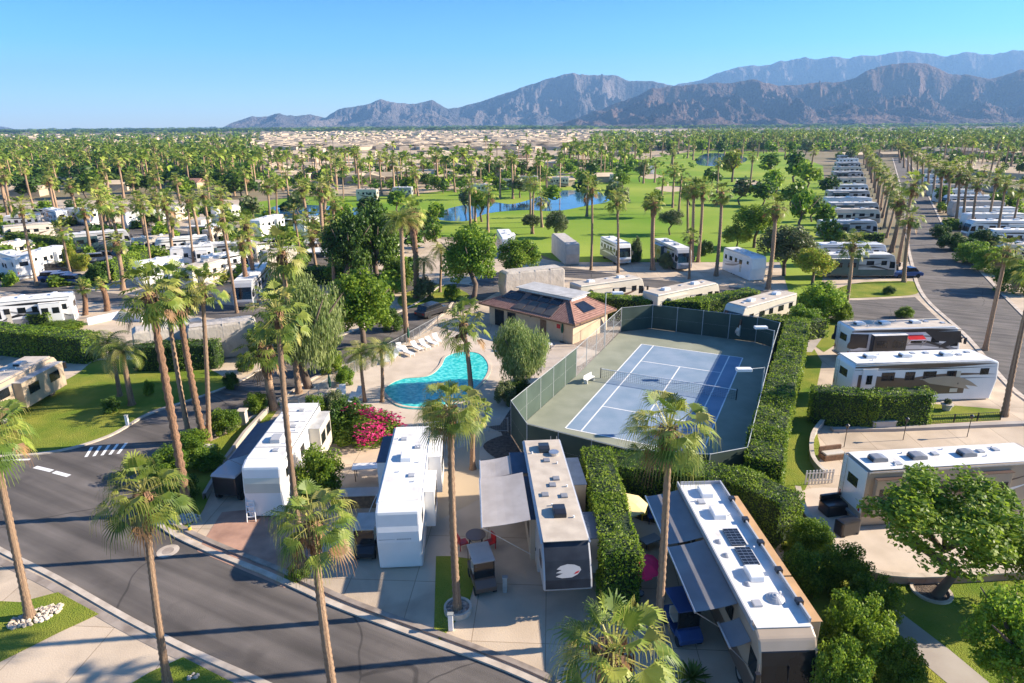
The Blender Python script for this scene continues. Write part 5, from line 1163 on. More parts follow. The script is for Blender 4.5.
for i, (x0, x1, y, ty) in enumerate(sorted(right, key=lambda q: -q[2])): put(ty, (x0, y), (x1, y + .2), '%s vehicle up the row beyond the wide street' % ordinal(i + 1), 'vehicles in the row beyond the wide street', lmax=13)
left = [(46, 62, 207, 211), (68, 94, 207, 210), (129, 66, 229, 234), (52, 2, 222, 226), (28, -8, 239, 244), (122, 162, 213, 209), (134, 166, 238, 235), (152, 207, 239, 235), (176, 206, 247, 245), (230, 208, 242, 243), (236, 212, 251, 255), (232, 208, 226, 230), (205, 195, 217, 221), (254, 279, 220, 214), (298, 314, 221, 216), (2, 40, 216, 214), (100, 118, 204, 208), (214, 236, 207, 205), (170, 186, 207, 204), (240, 262, 240, 244), (2, 22, 250, 256), (330, 352, 236, 233), (372, 396, 238, 240), (268, 292, 251, 247)]
for i, (x0, x1, y0, y1) in enumerate(sorted(left)): put(['fifthw', 'coachw', 'cover', 'coacht', 'fifthw', 'coachd', 'fiftht'][(i * 5) % 7], (x0, y0), (x1, y1), '%s vehicle from the left in the crowded rows across the left street' % ordinal(i + 1), 'vehicles in the crowded left rows', lmax=12)
far = [(520, 538, 176, 'coacht'), (552, 568, 177, 'coacht'), (610, 626, 174, 'fiftht'), (500, 514, 179, 'fiftht'), (472, 486, 184, 'coacht'), (640, 654, 166, 'fifthw'), (395, 409, 187, 'coachd'), (360, 374, 189, 'fiftht')]
for i, (x0, x1, y, ty) in enumerate(sorted(far)): put(ty, (x0, y), (x1, y), '%s vehicle from the left across the lake at the edge of the sandy tract' % ordinal(i + 1), 'vehicles across the lake', lmax=12)
for ty in TY:
    if ty not in used: raise SystemExit('unused ' + ty)

# ------------------------------------------------------------------ tennis court
cq = [G(642, 344.6), G(568.1, 427.1), G(698.5, 457.3), G(742.2, 357.5)]
cc = sum(cq, Vector()) / 4; cd = ((cq[0] - cq[1]) + (cq[3] - cq[2])); cd.z = 0; cd.normalize(); cn = Vector((-cd.y, cd.x, 0))
T = Matrix.Translation((cc.x, cc.y, 0)) @ Matrix(((cd.x, cn.x, 0, 0), (cd.y, cn.y, 0, 0), (0, 0, 1, 0), (0, 0, 0, 1)))
FT = [(511, 401), (576.6, 348), (621.7, 308), (653, 305), (758, 317), (780, 323), (773, 346), (747.5, 447.6), (710, 454.5), (627, 449), (527, 424)]
FP = [G(x, y, 3) for x, y in FT]
sheet('court_surround', None, .016, 'courtg', world=FP)
b = MB(); b.quad(*[T @ Vector(p) for p in ((-11.885, -5.485, .024), (11.885, -5.485, .024), (11.885, 5.485, .024), (-11.885, 5.485, .024))])
o = b.build('tennis_court', 'court'); o['kind'] = 'structure'
b = MB()
def ln(x0, x1, y0, y1, z=.030): b.quad(*[T @ Vector(p) for p in ((x0, y0, z), (x1, y0, z), (x1, y1, z), (x0, y1, z))])
e = .06
for y in (-5.485, -4.115, 4.115, 5.485): ln(-11.885, 11.885, y - e, y + e)
for x in (-11.885, 11.885): ln(x - e, x + e, -5.425, 5.425, .032)
for x in (-6.4, 6.4): ln(x - e, x + e, -4.055, 4.055, .032)
ln(-6.34, 6.34, -e, e)
o = b.build('court_lines', 'line'); o['kind'] = 'structure'
nt = thing('tennis_net', 'dark tennis net with white top band stretched across the blue court', 'tennis net', (cc.x, cc.y, 0), math.atan2(cd.y, cd.x))
for s in (-1, 1): q = MB(); q.tube((0, s * 6.4, 0), (0, s * 6.4, 1.1), .05); q.build('post', 'net', nt)
q = MB()
for k in range(65): y = -6.4 + k * .2; q.box(-.006, .006, y - .006, y + .006, .05, .97)
for k in range(6): q.box(-.005, .005, -6.4, 6.4, .08 + k * .16, .094 + k * .16)
q.build('netting', 'net', nt); q = MB(); q.box(-.02, .02, -6.38, 6.38, .96, 1.03); q.build('tape', 'line', nt)
ft = thing('court_fence', 'tall tennis court fence with green windscreens on galvanised posts', 'fence', FP[0].xy.to_3d()); o0 = ft.location
pts = [p - o0 for p in FP] + [FP[0] - o0]
for k in range(len(pts) - 1):
    a, c = pts[k].copy(), pts[k + 1].copy(); a.z = c.z = 0; Ld = (c - a).length; n_ = max(1, round(Ld / 3.0)); d = (c - a) / Ld; nr = Vector((-d.y, d.x, 0)) * .012
    for j in range(n_): p = a + d * (Ld * j / n_); q = MB(); q.tube(p, p + Vector((0, 0, 3.08)), .04); q.build('post', 'post', ft)
    q = MB(); q.tube(a + Vector((0, 0, 3.02)), c + Vector((0, 0, 3.02)), .03, n=6); q.tube(a + Vector((0, 0, 1.5)), c + Vector((0, 0, 1.5)), .015, n=5); q.build('rail', 'post', ft)
    if k != 1:
        q = MB(); z0, z1 = .06, 2.96; q.quad(a + nr + Vector((0, 0, z0)), c + nr + Vector((0, 0, z0)), c + nr + Vector((0, 0, z1)), a + nr + Vector((0, 0, z1))); q.quad(a - nr + Vector((0, 0, z0)), a - nr + Vector((0, 0, z1)), c - nr + Vector((0, 0, z1)), c - nr + Vector((0, 0, z0))); q.build('windscreen', 'screen', ft)
    else:
        q = MB(); m_ = int(Ld / .14)
        for j in range(m_ * 2):
            for sg in (1, -1):
                x0 = Ld * j / (m_ * 2); dz = 2.9
                x1 = x0 + sg * dz
                xa, xb = x0, max(0, min(Ld, x1)); zb = .05 + abs(xb - xa)
                if j % 2 == 0: q.quad(a + d * xa + Vector((0, 0, .05)), a + d * (xa + .012) + Vector((0, 0, .05)), a + d * (xb + .012) + Vector((0, 0, zb)), a + d * xb + Vector((0, 0, zb)))
        q.build('chain_link', 'post', ft)
# white logo disc on far windscreen
q = MB(); p = G(665, 316, 2.0); 
def lamp(base, arm_to, h, label):
    t = thing('court_light', label, 'floodlight', base); q = MB(); q.tube((0, 0, 0), (0, 0, h), .07, .05); q.build('pole', 'post', t)
    a = arm_to - Vector(base); a.z = h; q = MB(); q.tube((0, 0, h - .05), a, .035); q.build('arm', 'post', t)
    q = MB(); q.box(-.6, .6, -.28, .28, -.12, .12, T=Matrix.Translation(a)); q.build('lamp_head', 'white', t, bevel=.04)
r1 = FP[6] * .45 + FP[7] * .55; r2 = FP[6] * .94 + FP[7] * .06
lamp((r1.x, r1.y, 0), atY(744, 368, r1.y - .5), 5.2, 'white box floodlight reaching over the middle of the tennis court'); lamp((r2.x, r2.y, 0), atY(760, 334, r2.y + 1), 5.0, 'white box floodlight at the far corner of the tennis court')
q0 = FP[3] + (FP[2] - FP[3]) * .2; lamp((G(604, 345).x, G(604, 345).y, 0), G(604, 345) + Vector((1.2, -.5, 0)), 6.2, 'tall pole light between the clubhouse and the court fence')
bn = thing('bench', 'small white bench on the green court apron by the chain link', 'bench', G(589, 382), .9)
q = MB(); q.box(-.7, .7, -.2, .2, .4, .45); q.build('seat', 'white', bn); q = MB(); q.box(-.7, .7, .18, .22, .45, .8); q.build('backrest', 'white', bn); q = MB(); [q.box(x - .03, x + .03, -.2, .2, 0, .4) for x in (-.6, .6)]; q.build('leg', 'white', bn)

# ------------------------------------------------------------------ clubhouse
eL, eF, eB = G(479, 302, 2.8), G(575, 324, 2.8), G(603, 306, 2.8)
ux = (eF - eL); ux.z = 0; Lh = ux.length; ang = math.atan2(ux.y, ux.x); Dh = 8.4
ch = thing('clubhouse', 'cream clubhouse with red tile roof, flat top and solar panels beside the pool', 'building', (eL.x, eL.y, 0), ang)
q = MB(); q.box(.9, Lh - .9, .9, Dh - .5, 0, 2.75); wl_ = q.build('wall', 'stucco', ch)
rz0, rz1 = 2.7, 4.15; x0, x1, y0, y1 = 0, Lh, 0, Dh; rx0, rx1, ry0, ry1 = 3.6, Lh - 3.4, 3.6, 6.6
q = MB(); B_ = [(x0, y0, rz0), (x1, y0, rz0), (x1, y1, rz0), (x0, y1, rz0)]; Tp = [(rx0, ry0, rz1), (rx1, ry0, rz1), (rx1, ry1, rz1), (rx0, ry1, rz1)]
for k in range(4): q.quad(B_[k], B_[(k + 1) % 4], Tp[(k + 1) % 4], Tp[k])
q.quad(*Tp); q.quad(*B_[::-1])
rf = q.build('roof', 'tile', ch)
q = MB(); q.box(x0 - .03, x1 + .03, y0 - .06, y0, rz0 - .18, rz0 + .03); q.box(x0 - .06, x0, y0 - .06, y1 + .06, rz0 - .18, rz0 + .03); q.box(x1, x1 + .06, y0 - .06, y1 + .06, rz0 - .18, rz0 + .03); q.build('fascia', 'wood', rf)
q = MB(); 
for a, c in zip(B_, Tp): q = MB(); q.tube(a, c, .09); q.build('hip_ridge', 'tile', rf)
q = MB(); q.box(rx0 - .2, rx1 + .2, ry0 + .1, ry1 + .2, rz1 - .3, rz1 + .34); q.build('clerestory', 'white', rf); q = MB(); q.box(rx0 - .5, rx1 + .5, ry0 - .2, ry1 + .5, rz1 + .345, rz1 + .44); q.build('flat_top', 'roofg', rf)
def on_slope(xa, xb, fa, fb, nm, m_, dz=.06):
    f = lambda x, t: (x, y0 + (ry0 - y0) * t, rz0 + (rz1 - rz0) * t + dz); q = MB(); A = [f(xa, fa), f(xb, fa), f(xb - .2, fb), f(xa + .2, fb)]
    q.quad(*A); q.quad(*[(p[0], p[1], p[2] - .05) for p in A][::-1]); 
    for i in range(4): p, r = A[i], A[(i + 1) % 4]; q.quad((p[0], p[1], p[2] - .05), (r[0], r[1], r[2] - .05), r, p)
    return q.build(nm, m_, rf)
for k in range(4): on_slope(5.2 + k * 1.5, 6.6 + k * 1.5, .12, .62, 'solar_panel', 'solarrim')
for k in range(3): on_slope(5.6 + k * 1.75, 7.25 + k * 1.75, .66, .95, 'solar_panel', 'solar')
on_slope(2.2, 5.0, .5, .92, 'solar_panel', 'solar')
q = MB(); f = lambda y, t, dz=.06: (x1 + (rx1 - x1) * t, y, rz0 + (rz1 - rz0) * t + dz); q.quad(f(3.2, .3), f(5.6, .3), f(5.4, .8), f(3.6, .8)); q.build('solar_panel', 'solar', rf)
for x, w_, h_, m_ in ((Lh - 5.2, .9, 2.1, 'wood'), (2.6, 1.5, 2.1, 'glass'), (4.6, 1.3, 2.1, 'glass')): q = MB(); q.box(x - w_ / 2, x + w_ / 2, .87, .905, .02, h_); q.build('door', m_, ch)
q = MB(); q.tube((Lh - 7, .86, 2.2), (Lh - 7, .7, 2.2), .09); q.build('wall_lamp', 'dark', ch); q = MB(); q.box(Lh - 3.2, Lh - 2.7, .86, .9, 1.5, 2.0); q.build('life_ring', 'red', ch)

# ------------------------------------------------------------------ pool furniture, parasols
def parasol(px, label, m_, closed=True, h=2.4, r=1.3, nm='parasol', world=None):
    p = world or G(*px); t = thing(nm, label, 'parasol', p); q = MB(); q.tube((0, 0, 0), (0, 0, h), .025); q.build('pole', 'metal', t); q = MB(); q.tube((0, 0, 0), (0, 0, .08), .28, n=14); q.build('base', 'dark', t)
    q = MB()
    if closed:
        for z0, z1, a, c in ((h - 1.3, h - .9, .10, .16), (h - .9, h - .3, .16, .10), (h - .3, h, .10, .02)): q.tube((0, 0, z0), (0, 0, z1), a, c, 8)
    else:
        for k in range(8):
            a0, a1 = k * math.pi / 4, (k + 1) * math.pi / 4; P = lambda a, rr_, z: (math.cos(a) * rr_, math.sin(a) * rr_, z)
            q.quad((0, 0, h), P(a0, r * .55, h - .2), P(a1, r * .55, h - .2)); q.quad(P(a0, r * .55, h - .2), P(a0, r, h - .5), P((a0 + a1) / 2, r * .93, h - .5), P(a1, r, h - .5), P(a1, r * .55, h - .2)); q.quad(P(a0, r, h - .5), P(a0, r * .99, h - .62), P((a0 + a1) / 2, r * .92, h - .62), P((a0 + a1) / 2, r * .93, h - .5))
    q.build('canopy', m_, t); return t
parasol((409, 347), 'closed green parasol among the loungers behind the pool', 'greencan'); parasol((331, 398), 'closed green parasol at the fence end of the pool deck', 'greencan'); parasol((562, 342), 'closed green parasol against the clubhouse wall', 'greencan')
parasol(None, 'open hot pink parasol at the foot of the tall narrow hedge', 'pink', False, 2.3, 1.15, world=G(641, 562, 2.0).xy.to_3d()); parasol(None, 'open pale yellow parasol on the patio inside the long hedge', 'yelcan', False, 2.4, 1.35, world=G(626, 500, 2.2).xy.to_3d())
def lounger():
    t = thing('sun_lounger', 'x', 'sun lounger'); q = MB(); q.box(-.3, .3, -.95, .35, .3, .36); q.build('seat', 'white', t); q = MB(); q.quad((-.3, .35, .36), (.3, .35, .36), (.3, .95, .8), (-.3, .95, .8)); q.quad((-.3, .35, .32), (-.3, .95, .76), (.3, .95, .76), (.3, .35, .32)); q.build('backrest', 'white', t)
    for x in (-.27, .27):
        for y in (-.85, .3): q = MB(); q.box(x - .025, x + .025, y - .025, y + .025, 0, .3); q.build('leg', 'white', t)
    return register(t)
lg = lounger()
spots = [(400, 352), (408, 355), (417, 350), (425, 348), (432, 345), (437, 342), (395, 358), (388, 362), (336, 400), (343, 396), (350, 404), (358, 398), (330, 408)]
spots.sort()
for i, (x, y) in enumerate(spots):
    o = lg if i == 0 else copy_tree(lg); o.location = G(x, y) + Vector((0, 0, .035)); o.rotation_euler = (0, 0, rnd.uniform(-.3, .9)); o['label'] = '%s white lounger from the left on the pool deck' % ordinal(i + 1); o['group'] = 'white loungers round the pool'
def railfence(label, px, h=1.3, m_='post', step=1.6, name='pool_fence', solid=False):
    P = [G(x, y) for x, y in px]; t = thing(name, label, 'fence', P[0]); b = MB()
    for a, c in zip(P, P[1:]):
        a = a - P[0]; c = c - P[0]; Ld = (c - a).length; n_ = max(1, round(Ld / step)); d = (c - a) / Ld
        for j in range(n_ + 1): q = a + d * (Ld * j / n_); b2 = MB(); b2.box(q.x - .03, q.x + .03, q.y - .03, q.y + .03, 0, h); b2.build('post', m_, t)
        for z in (h - .05, .12): b.tube(a + Vector((0, 0, z)), c + Vector((0, 0, z)), .02, n=4)
        m2 = int(Ld / .16)
        for j in range(m2): q = a + d * (Ld * (j + .5) / m2); b.box(q.x - .01, q.x + .01, q.y - .01, q.y + .01, .1, h - .05)
    b.build('rails', m_, t)
railfence('low metal fence along the road side of the swimming pool', [(300, 412), (345, 378), (400, 348), (438, 326), (478, 336)]); railfence('low metal fence behind the yard of the white fifth wheel', [(330, 432), (400, 440), (470, 432), (508, 432)])
railfence('short dark rail along the back edge of the concrete pad', [(930, 424), (1000, 420)], .8, 'dark', 2.0, 'railing')

# ------------------------------------------------------------------ carts, cars, patio pieces
def golf_cart(A, rz, roofm, bodym, label):
    t = thing('golf_cart', label, 'golf cart', A, rz); q = MB(); q.prism([(-1.1, .3), (1.15, .3), (1.2, .6), (.8, .85), (.55, .85), (.5, .45), (-.3, .45), (-.35, .75), (-1.1, .8)], -.58, .58); q.build('body', bodym, t, bevel=.04)
    q = MB(); q.box(-1.0, .75, -.6, .6, 1.85, 1.92); q.build('roof', roofm, t, bevel=.03); q = MB(); q.box(-.35, .1, -.5, .5, .75, .88); q.box(-.45, -.35, -.5, .5, .85, 1.3); q.build('seat', 'cream', t)
    for x in (-.95, .7):
        for y in (-.55, .55): q = MB(); q.tube((x, y, .8), (x, y, 1.86), .02, n=5); q.build('roof_post', 'dark', t)
    for x in (-.75, .8):
        for y in (-.5, .5): q = MB(); q.tube((x, y - .1, .25), (x, y + .1, .25), .25, n=12); q.build('wheel', 'rubber', t)
    q = MB(); q.quad((.7, -.55, .9), (.7, .55, .9), (.6, .55, 1.8), (.6, -.55, 1.8)); q.build('windshield', 'glass', t); return t
golf_cart(G(681, 632), R(-80), 'bluep', 'bluep', 'blue-roofed golf cart parked beside the trunk of the tall palm')
golf_cart(G(482, 583), R(-75), 'awn', 'brown', 'tan-roofed golf cart parked under the orange-trunked palm'); golf_cart(G(368, 550), R(-88), 'roofg', 'dark', 'dark golf cart with grey roof left of the white fifth wheel')
golf_cart(G(891, 276), R(10), 'dark', 'dark', 'dark golf cart beside the pickup on the wide street')
golf_cart(G(696, 575), R(-60), 'wood', 'yellow', 'yellow utility cart in the shade under the grey awning')
def car(A, rz, m_, label, pickup=False, nm=None, L=4.8):
    t = thing(nm or ('pickup_truck' if pickup else 'parked_car'), label, 'pickup' if pickup else 'car', A, rz); h = L / 2
    q = MB(); q.prism([(-h, .35), (h, .35), (h, .8), (h - .3, .95), (h - 1.3, 1.02), (-h + .05, 1.02), (-h, .9)], -.92, .92); q.build('body', m_, t, bevel=.07)
    q = MB(); x0, x1 = (-.3, 1.25) if pickup else (-h + .35, h - 1.5); q.prism([(x0, 1.0), (x1 + .5, 1.0), (x1 - .1, 1.6), (x0 + .3, 1.62)], -.8, .8); c = q.build('cabin', 'glass', t, bevel=.05)
    q = MB(); q.box(x0 + .35, x1 - .15, -.72, .72, 1.6, 1.66); q.build('roof', m_, c)
    for x in (-h + .9, h - .9):
        for y in (-.85, .85): q = MB(); q.tube((x, y - .1, .35), (x, y + .1, .35), .35, n=14); q.build('wheel', 'rubber', t)
    for y in (-.65, .65): q = MB(); q.box(h - .02, h + .03, y - .2, y + .2, .62, .78); q.build('headlight', 'metal', t); q = MB(); q.box(-h - .03, -h + .02, y - .15, y + .15, .65, .85); q.build('tail_light', 'red', t)
    return t
car(G(905, 277), R(2), 'bluep', 'dark blue pickup parked nose to the wide street by the small-headed palm', True); car(G(432, 315), R(55), 'dark', 'black car parked on the road behind the pool')
car(G(188, 246), R(20), 'red', 'red car among the left rows of trailers'); car(G(204, 252), R(10), 'dark', 'black car just right of the red one in the left rows'); car(G(224, 262), R(60), 'white', 'white car near the silver bus in the left rows')
car(G(270, 247), R(70), 'white', 'white car parked by the pond trailers'); car(G(82, 241), R(5), 'silver', 'silver car by the long roof in the left rows', True); car(G(12, 232), R(5), 'white', 'white car at the far left end of the left rows'); car(G(40, 235), R(8), 'dark', 'dark car between two white roofs in the left rows')
car(G(648, 300), R(0), 'white', 'white van-like car showing above the court hedge', False, 'parked_car', 5) if False else None
car(G(247, 275), R(80), 'bluep', 'blue pickup beside the silver bus', True); car(G(176, 250), R(10), 'grey', 'grey pickup between long roofs in the left rows', True)
# covered cargo beside first trailer
bx_ = thing('covered_truck', 'dark covered truck beside the nose of the old white fifth wheel', 'truck', G(238, 492), R(-100))
q = MB(); q.box(-1.6, 1.3, -.85, .85, .5, 1.9); q.build('cargo_box', 'dark', bx_, bevel=.1); [wheel(q, x, y, .35, .22) for q in [MB()] for x in () for y in ()]
for x in (-1, .8):
    for y in (-.8, .8): q = MB(); wheel(q, x, y, .35, .22); q.build('wheel', 'rubber', bx_)
q = MB(); q.prism([(-1.65, 1.9), (1.35, 1.9), (1.2, 2.02), (-1.5, 2.02)], -.88, .88); q.build('cover', 'silver', bx_)
def chair(A, rz, m_, label, cat='chair'):
    t = thing('patio_chair', label, cat, A, rz); q = MB(); q.box(-.27, .27, -.27, .27, .4, .45); q.build('seat', m_, t); q = MB(); q.box(-.27, .27, .24, .29, .45, .95); q.build('backrest', m_, t)
    for x in (-.24, .24):
        for y in (-.24, .24): q = MB(); q.box(x - .02, x + .02, y - .02, y + .02, 0, .4); q.build('leg', m_, t)
    return t
chair(G(643, 518), .4, 'yellow', 'yellow patio chair nearest the pale yellow parasol'); chair(G(659, 520), -.3, 'yellow', 'yellow patio chair half hidden by the tall palm trunk'); chair(G(652, 522), 0, 'bluep', 'blue patio chair between the two yellow ones')
chair(G(632, 545), 1.2, 'dark', 'dark patio chair left of the low table inside the hedge'); chair(G(633, 585), 2, 'dark', 'dark patio chair beneath the pink parasol'); chair(G(463, 548), 2, 'red', 'red patio chair left of the round mosaic table'); chair(G(490, 548), -1, 'red', 'red patio chair right of the round mosaic table'); chair(G(476, 560), 3, 'dark', 'dark patio chair in front of the round mosaic table')
def table(A, r, label, m_='wood', round_=True, h=.74, lx=.7, ly=.4, rz=0):
    t = thing('patio_table', label, 'table', A, rz); q = MB()
    if round_: q.tube((0, 0, h - .04), (0, 0, h), r, n=20)
    else: q.box(-lx, lx, -ly, ly, h - .05, h)
    q.build('table_top', m_, t)
    for x, y in ((-.6, -.6), (.6, -.6), (.6, .6), (-.6, .6)): q = MB(); xx, yy = (x * r, y * r) if round_ else (x * lx * 1.4, y * ly * 1.4); q.box(xx - .025, xx + .025, yy - .025, yy + .025, 0, h - .05); q.build('leg', 'dark', t)
table(G(476, 545), .6, 'round dark mosaic table on the patio of the tan-roofed trailer', 'brown'); table(G(650, 545), 0, 'low grey table on the hedge-side patio', 'grey', False, .45, .6, .35, .5); table(G(640, 535), 0, 'x', 'wood') if False else None
table(G(548, 350), .5, 'round white table on the clubhouse patio', 'white'); table(G(372, 478), 0, 'long white-topped outdoor counter left of the clean white fifth wheel', 'white', False, 1.0, 1.3, .45, .1)
q_ = thing('patio_counter', 'brown slatted bar counter in front of the white-topped table', 'counter', G(360, 505), .05); q = MB(); q.box(-1.2, 1.2, -.4, .4, 0, .95); q.build('base', 'wood', q_); q = MB(); q.box(-1.3, 1.3, -.5, .5, .953, 1.02); q.build('top', 'awn', q_)
def steps(A, rz, label, n=5, m_='white'):
    t = thing('entry_steps', label, 'steps', A, rz)
    for k in range(n): q = MB(); q.box(-.4, .4, k * .28, k * .28 + .26, k * .2 + .16, k * .2 + .2); q.build('step', m_, t)
    for x in (-.42, .42): q = MB(); q.tube((x, 0, .0), (x, 0, 1.0), .02, n=5); q.tube((x, n * .28, n * .2), (x, n * .28, n * .2 + .95), .02, n=5); q.tube((x, 0, 1.0), (x, n * .28, n * .2 + .95), .02, n=5); q.build('handrail', m_, t)
steps(G(373, 535), R(-20), 'white entry steps with handrails left of the clean white fifth wheel')
ld = thing('step_ladder', 'white step ladder leaning at the nose of the old white fifth wheel', 'ladder', G(252, 521), .15); q = MB()
for x in (-.26, .26): q.tube((x, -.1, 0), (x * .8, .4, 2.5), .035, n=5)
q.build('rails', 'white', ld)
for k in range(7): q = MB(); q.box(-.24, .24, -.06 + k * .07, .0 + k * .07 + .06, .3 + k * .33, .34 + k * .33); q.build('rung', 'white', ld)
# planter ring at the palm foot
pr = thing('planter_ring', 'round low concrete planter ring around the orange-trunked palm', 'planter', G(458, 611)); q = MB(); N_ = 28
for k in range(N_):
    a0, a1 = 2 * math.pi * k / N_, 2 * math.pi * (k + 1) / N_
    for (ra, za, rb, zb) in ((.72, 0, .72, .32), (.72, .32, .6, .32), (.6, .32, .6, .0)): q.quad((math.cos(a0) * ra, math.sin(a0) * ra, za), (math.cos(a1) * ra, math.sin(a1) * ra, za), (math.cos(a1) * rb, math.sin(a1) * rb, zb), (math.cos(a0) * rb, math.sin(a0) * rb, zb))
q.build('rim', 'kerb', pr); q = MB(); q.tube((0, 0, 0), (0, 0, .24), .6, n=24); q.build('gravel', 'gravel', pr)
for A, lab in (((451, 630), 'white mailbox-like power pedestal beside the planter ring'), ((128, 426), 'white post sign on the left lawn by the kerb'), ((505, 592), 'grey utility pedestal by the patio of the tan-roofed trailer')):
    t = thing('utility_post', lab, 'post', G(*A)); q = MB(); q.box(-.12, .12, -.09, .09, 0, .95); q.build('case', 'white' if 'white' in lab else 'steel', t, bevel=.02); q = MB(); q.box(-.15, .15, -.12, .12, .953, 1.0); q.build('cap', 'steel', t)
# retaining wall posts at the inner corner
for i, (x, y, lab) in enumerate([(244, 424, 'stone gate pillar at the top of the corner bed'), (211, 462, 'stone pillar halfway down the corner bed'), (158, 500, 'x')]):
    if lab == 'x': continue
    t = thing('stone_pillar', lab, 'pillar', G(x, y)); q = MB(); q.box(-.3, .3, -.3, .3, 0, 1.2); q.build('shaft', 'awn', t, bevel=.02); q = MB(); q.box(-.38, .38, -.38, .38, 1.203, 1.32); q.build('cap', 'kerb', t, bevel=.02)
wt = thing('bed_wall', 'low grey wall along the corner bed up to the first fifth wheel', 'wall', G(215, 490)); q = MB()
P = [G(205, 500), G(225, 465), G(245, 437), G(268, 412)]; o_ = wt.location
for a, c in zip(P, P[1:]):
    a2, c2 = a - o_, c - o_; d = (c2 - a2).normalized(); n = Vector((-d.y, d.x, 0)) * .12
    q.quad(a2 - n + Vector((0, 0, .5)), c2 - n + Vector((0, 0, .5)), c2 + n + Vector((0, 0, .5)), a2 + n + Vector((0, 0, .5))); q.quad(a2 - n, c2 - n, c2 - n + Vector((0, 0, .5)), a2 - n + Vector((0, 0, .5))); q.quad(a2 + n, a2 + n + Vector((0, 0, .5)), c2 + n + Vector((0, 0, .5)), c2 + n)
q.build('blocks', 'conc2', wt)
def boxwall(label, px, h, th, m_, name='garden_wall', cap=None):
    P = [G(x, y) for x, y in px]; t = thing(name, label, 'wall', P[0]); b = MB(); c_ = MB()
    for k, (a, c) in enumerate(zip(P, P[1:])):
        a = a - P[0]; c = c - P[0]; d = c - a; L = d.length; d.normalize(); n = Vector((-d.y, d.x, 0)); T_ = Matrix.Translation(a) @ Matrix(((d.x, n.x, 0, 0), (d.y, n.y, 0, 0), (0, 0, 1, 0), (0, 0, 0, 1)))
        b.box(-.001, L, -th / 2, th / 2, 0, h - .002 * (k % 2), T=T_); c_.box(-.03, L + .03, -th / 2 - .03, th / 2 + .03, h + .002 + .003 * (k % 2), h + .08 + .003 * (k % 2), T=T_)
    b.build('wall', m_, t)
    if cap: c_.build('cap', cap, t)
    return t
boxwall('low pale boundary wall behind the desert yard beyond the wide street', [(940, 184), (1024, 196), (1060, 200)], 2.0, .3, 'awn', cap='awn')
boxwall('tan boundary wall far behind the palms of the wide street', [(935, 172), (1000, 178), (1060, 182)], 2.4, .3, 'stucco')
boxwall('white low wall around the left yard', [(88, 325), (120, 318), (143, 322)], .9, .2, 'white')
boxwall('curved low wall around the trailer pad beside the park lawn', smooth_px([(797, 493), (806, 520), (828, 548), (862, 574), (905, 583), (985, 580), (1060, 575)], 4), .45, .3, 'brickpave', cap='kerb')
boxwall('curved low wall of the pad corner next to the hedge lawn', smooth_px([(822, 425), (812, 440), (812, 462), (825, 478)], 4), .45, .25, 'conc2', cap='kerb')
boxwall('long low curb wall between the two right concrete pads', [(832, 431), (900, 430), (1040, 424)], .25, .5, 'conc2')
sheet('brick_pad', smooth_px([(800, 492), (808, 518), (830, 546), (864, 571), (905, 580), (1060, 572), (1060, 500), (900, 500), (840, 488)], 3, True), .026, 'deck')
bq = thing('covered_grill', 'black covered grill at the edge of the curved pad', 'grill', G(846, 533), .3); q = MB(); q.box(-.7, .7, -.35, .35, 0, 1.0); q.build('cover', 'dark', bq, bevel=.12)
for x in (-.5, .5): q = MB(); q.tube((x, -.3, .08), (x, -.38, .08), .08, n=10); q.build('wheel', 'rubber', bq)
bq = thing('covered_sofa', 'dark box-shaped covered sofa against the rear wall of the brown trailer', 'sofa', G(836, 512), .2); q = MB(); q.box(-1.0, 1.0, -.5, .5, 0, .8); q.build('cover', 'dark', bq, bevel=.1); q = MB(); q.box(-1.0, 1.0, .3, .5, .8, 1.15); q.build('back', 'dark', bq, bevel=.05)
bq = thing('outdoor_sofa', 'wicker patio sofa on the pad corner beside the white gate', 'sofa', G(832, 458), .2); q = MB(); q.box(-.9, .9, -.4, .4, 0, .42); q.build('base', 'wood', bq); q = MB(); q.box(-.9, .9, .3, .45, .42, .85); q.build('back', 'wood', bq); q = MB(); q.box(-.8, .8, -.35, .28, .423, .55); q.build('cushion', 'cream', bq, bevel=.04)
bq = thing('storage_box', 'grey deck storage box in front of the square hedge wall', 'box', G(881, 428), .05); q = MB(); q.box(-.95, .95, -.4, .4, 0, .7); q.build('base', 'awn', bq); q = MB(); q.box(-1.0, 1.0, -.43, .43, .703, .78); q.build('lid', 'coverside', bq, bevel=.02)
bq = thing('stone_planter', 'pale stone urn planter on the upper right concrete pad', 'planter', G(946, 410)); q = MB(); q.tube((0, 0, 0), (0, 0, .5), .3, .42, 12); q.tube((0, 0, .5), (0, 0, .62), .5, n=12); q.build('urn', 'cover', bq); o = mobj('foliage', CR['olive', 1][0], bq); o.location = (0, 0, .8); o.scale = (.35, .35, .3)
bq = thing('picket_gate', 'white picket gate panel by the rear of the brown trailer', 'gate', G(818, 484), .1); q = MB()
for k in range(9): q.box(-1.0 + k * .24, -.88 + k * .24, -.02, .02, 0, 1.1)
q.build('pickets', 'white', bq); q = MB(); q.box(-1.02, 1.06, -.035, -.022, .25, .33); q.box(-1.02, 1.06, -.035, -.022, .85, .93); q.build('rails', 'white', bq)
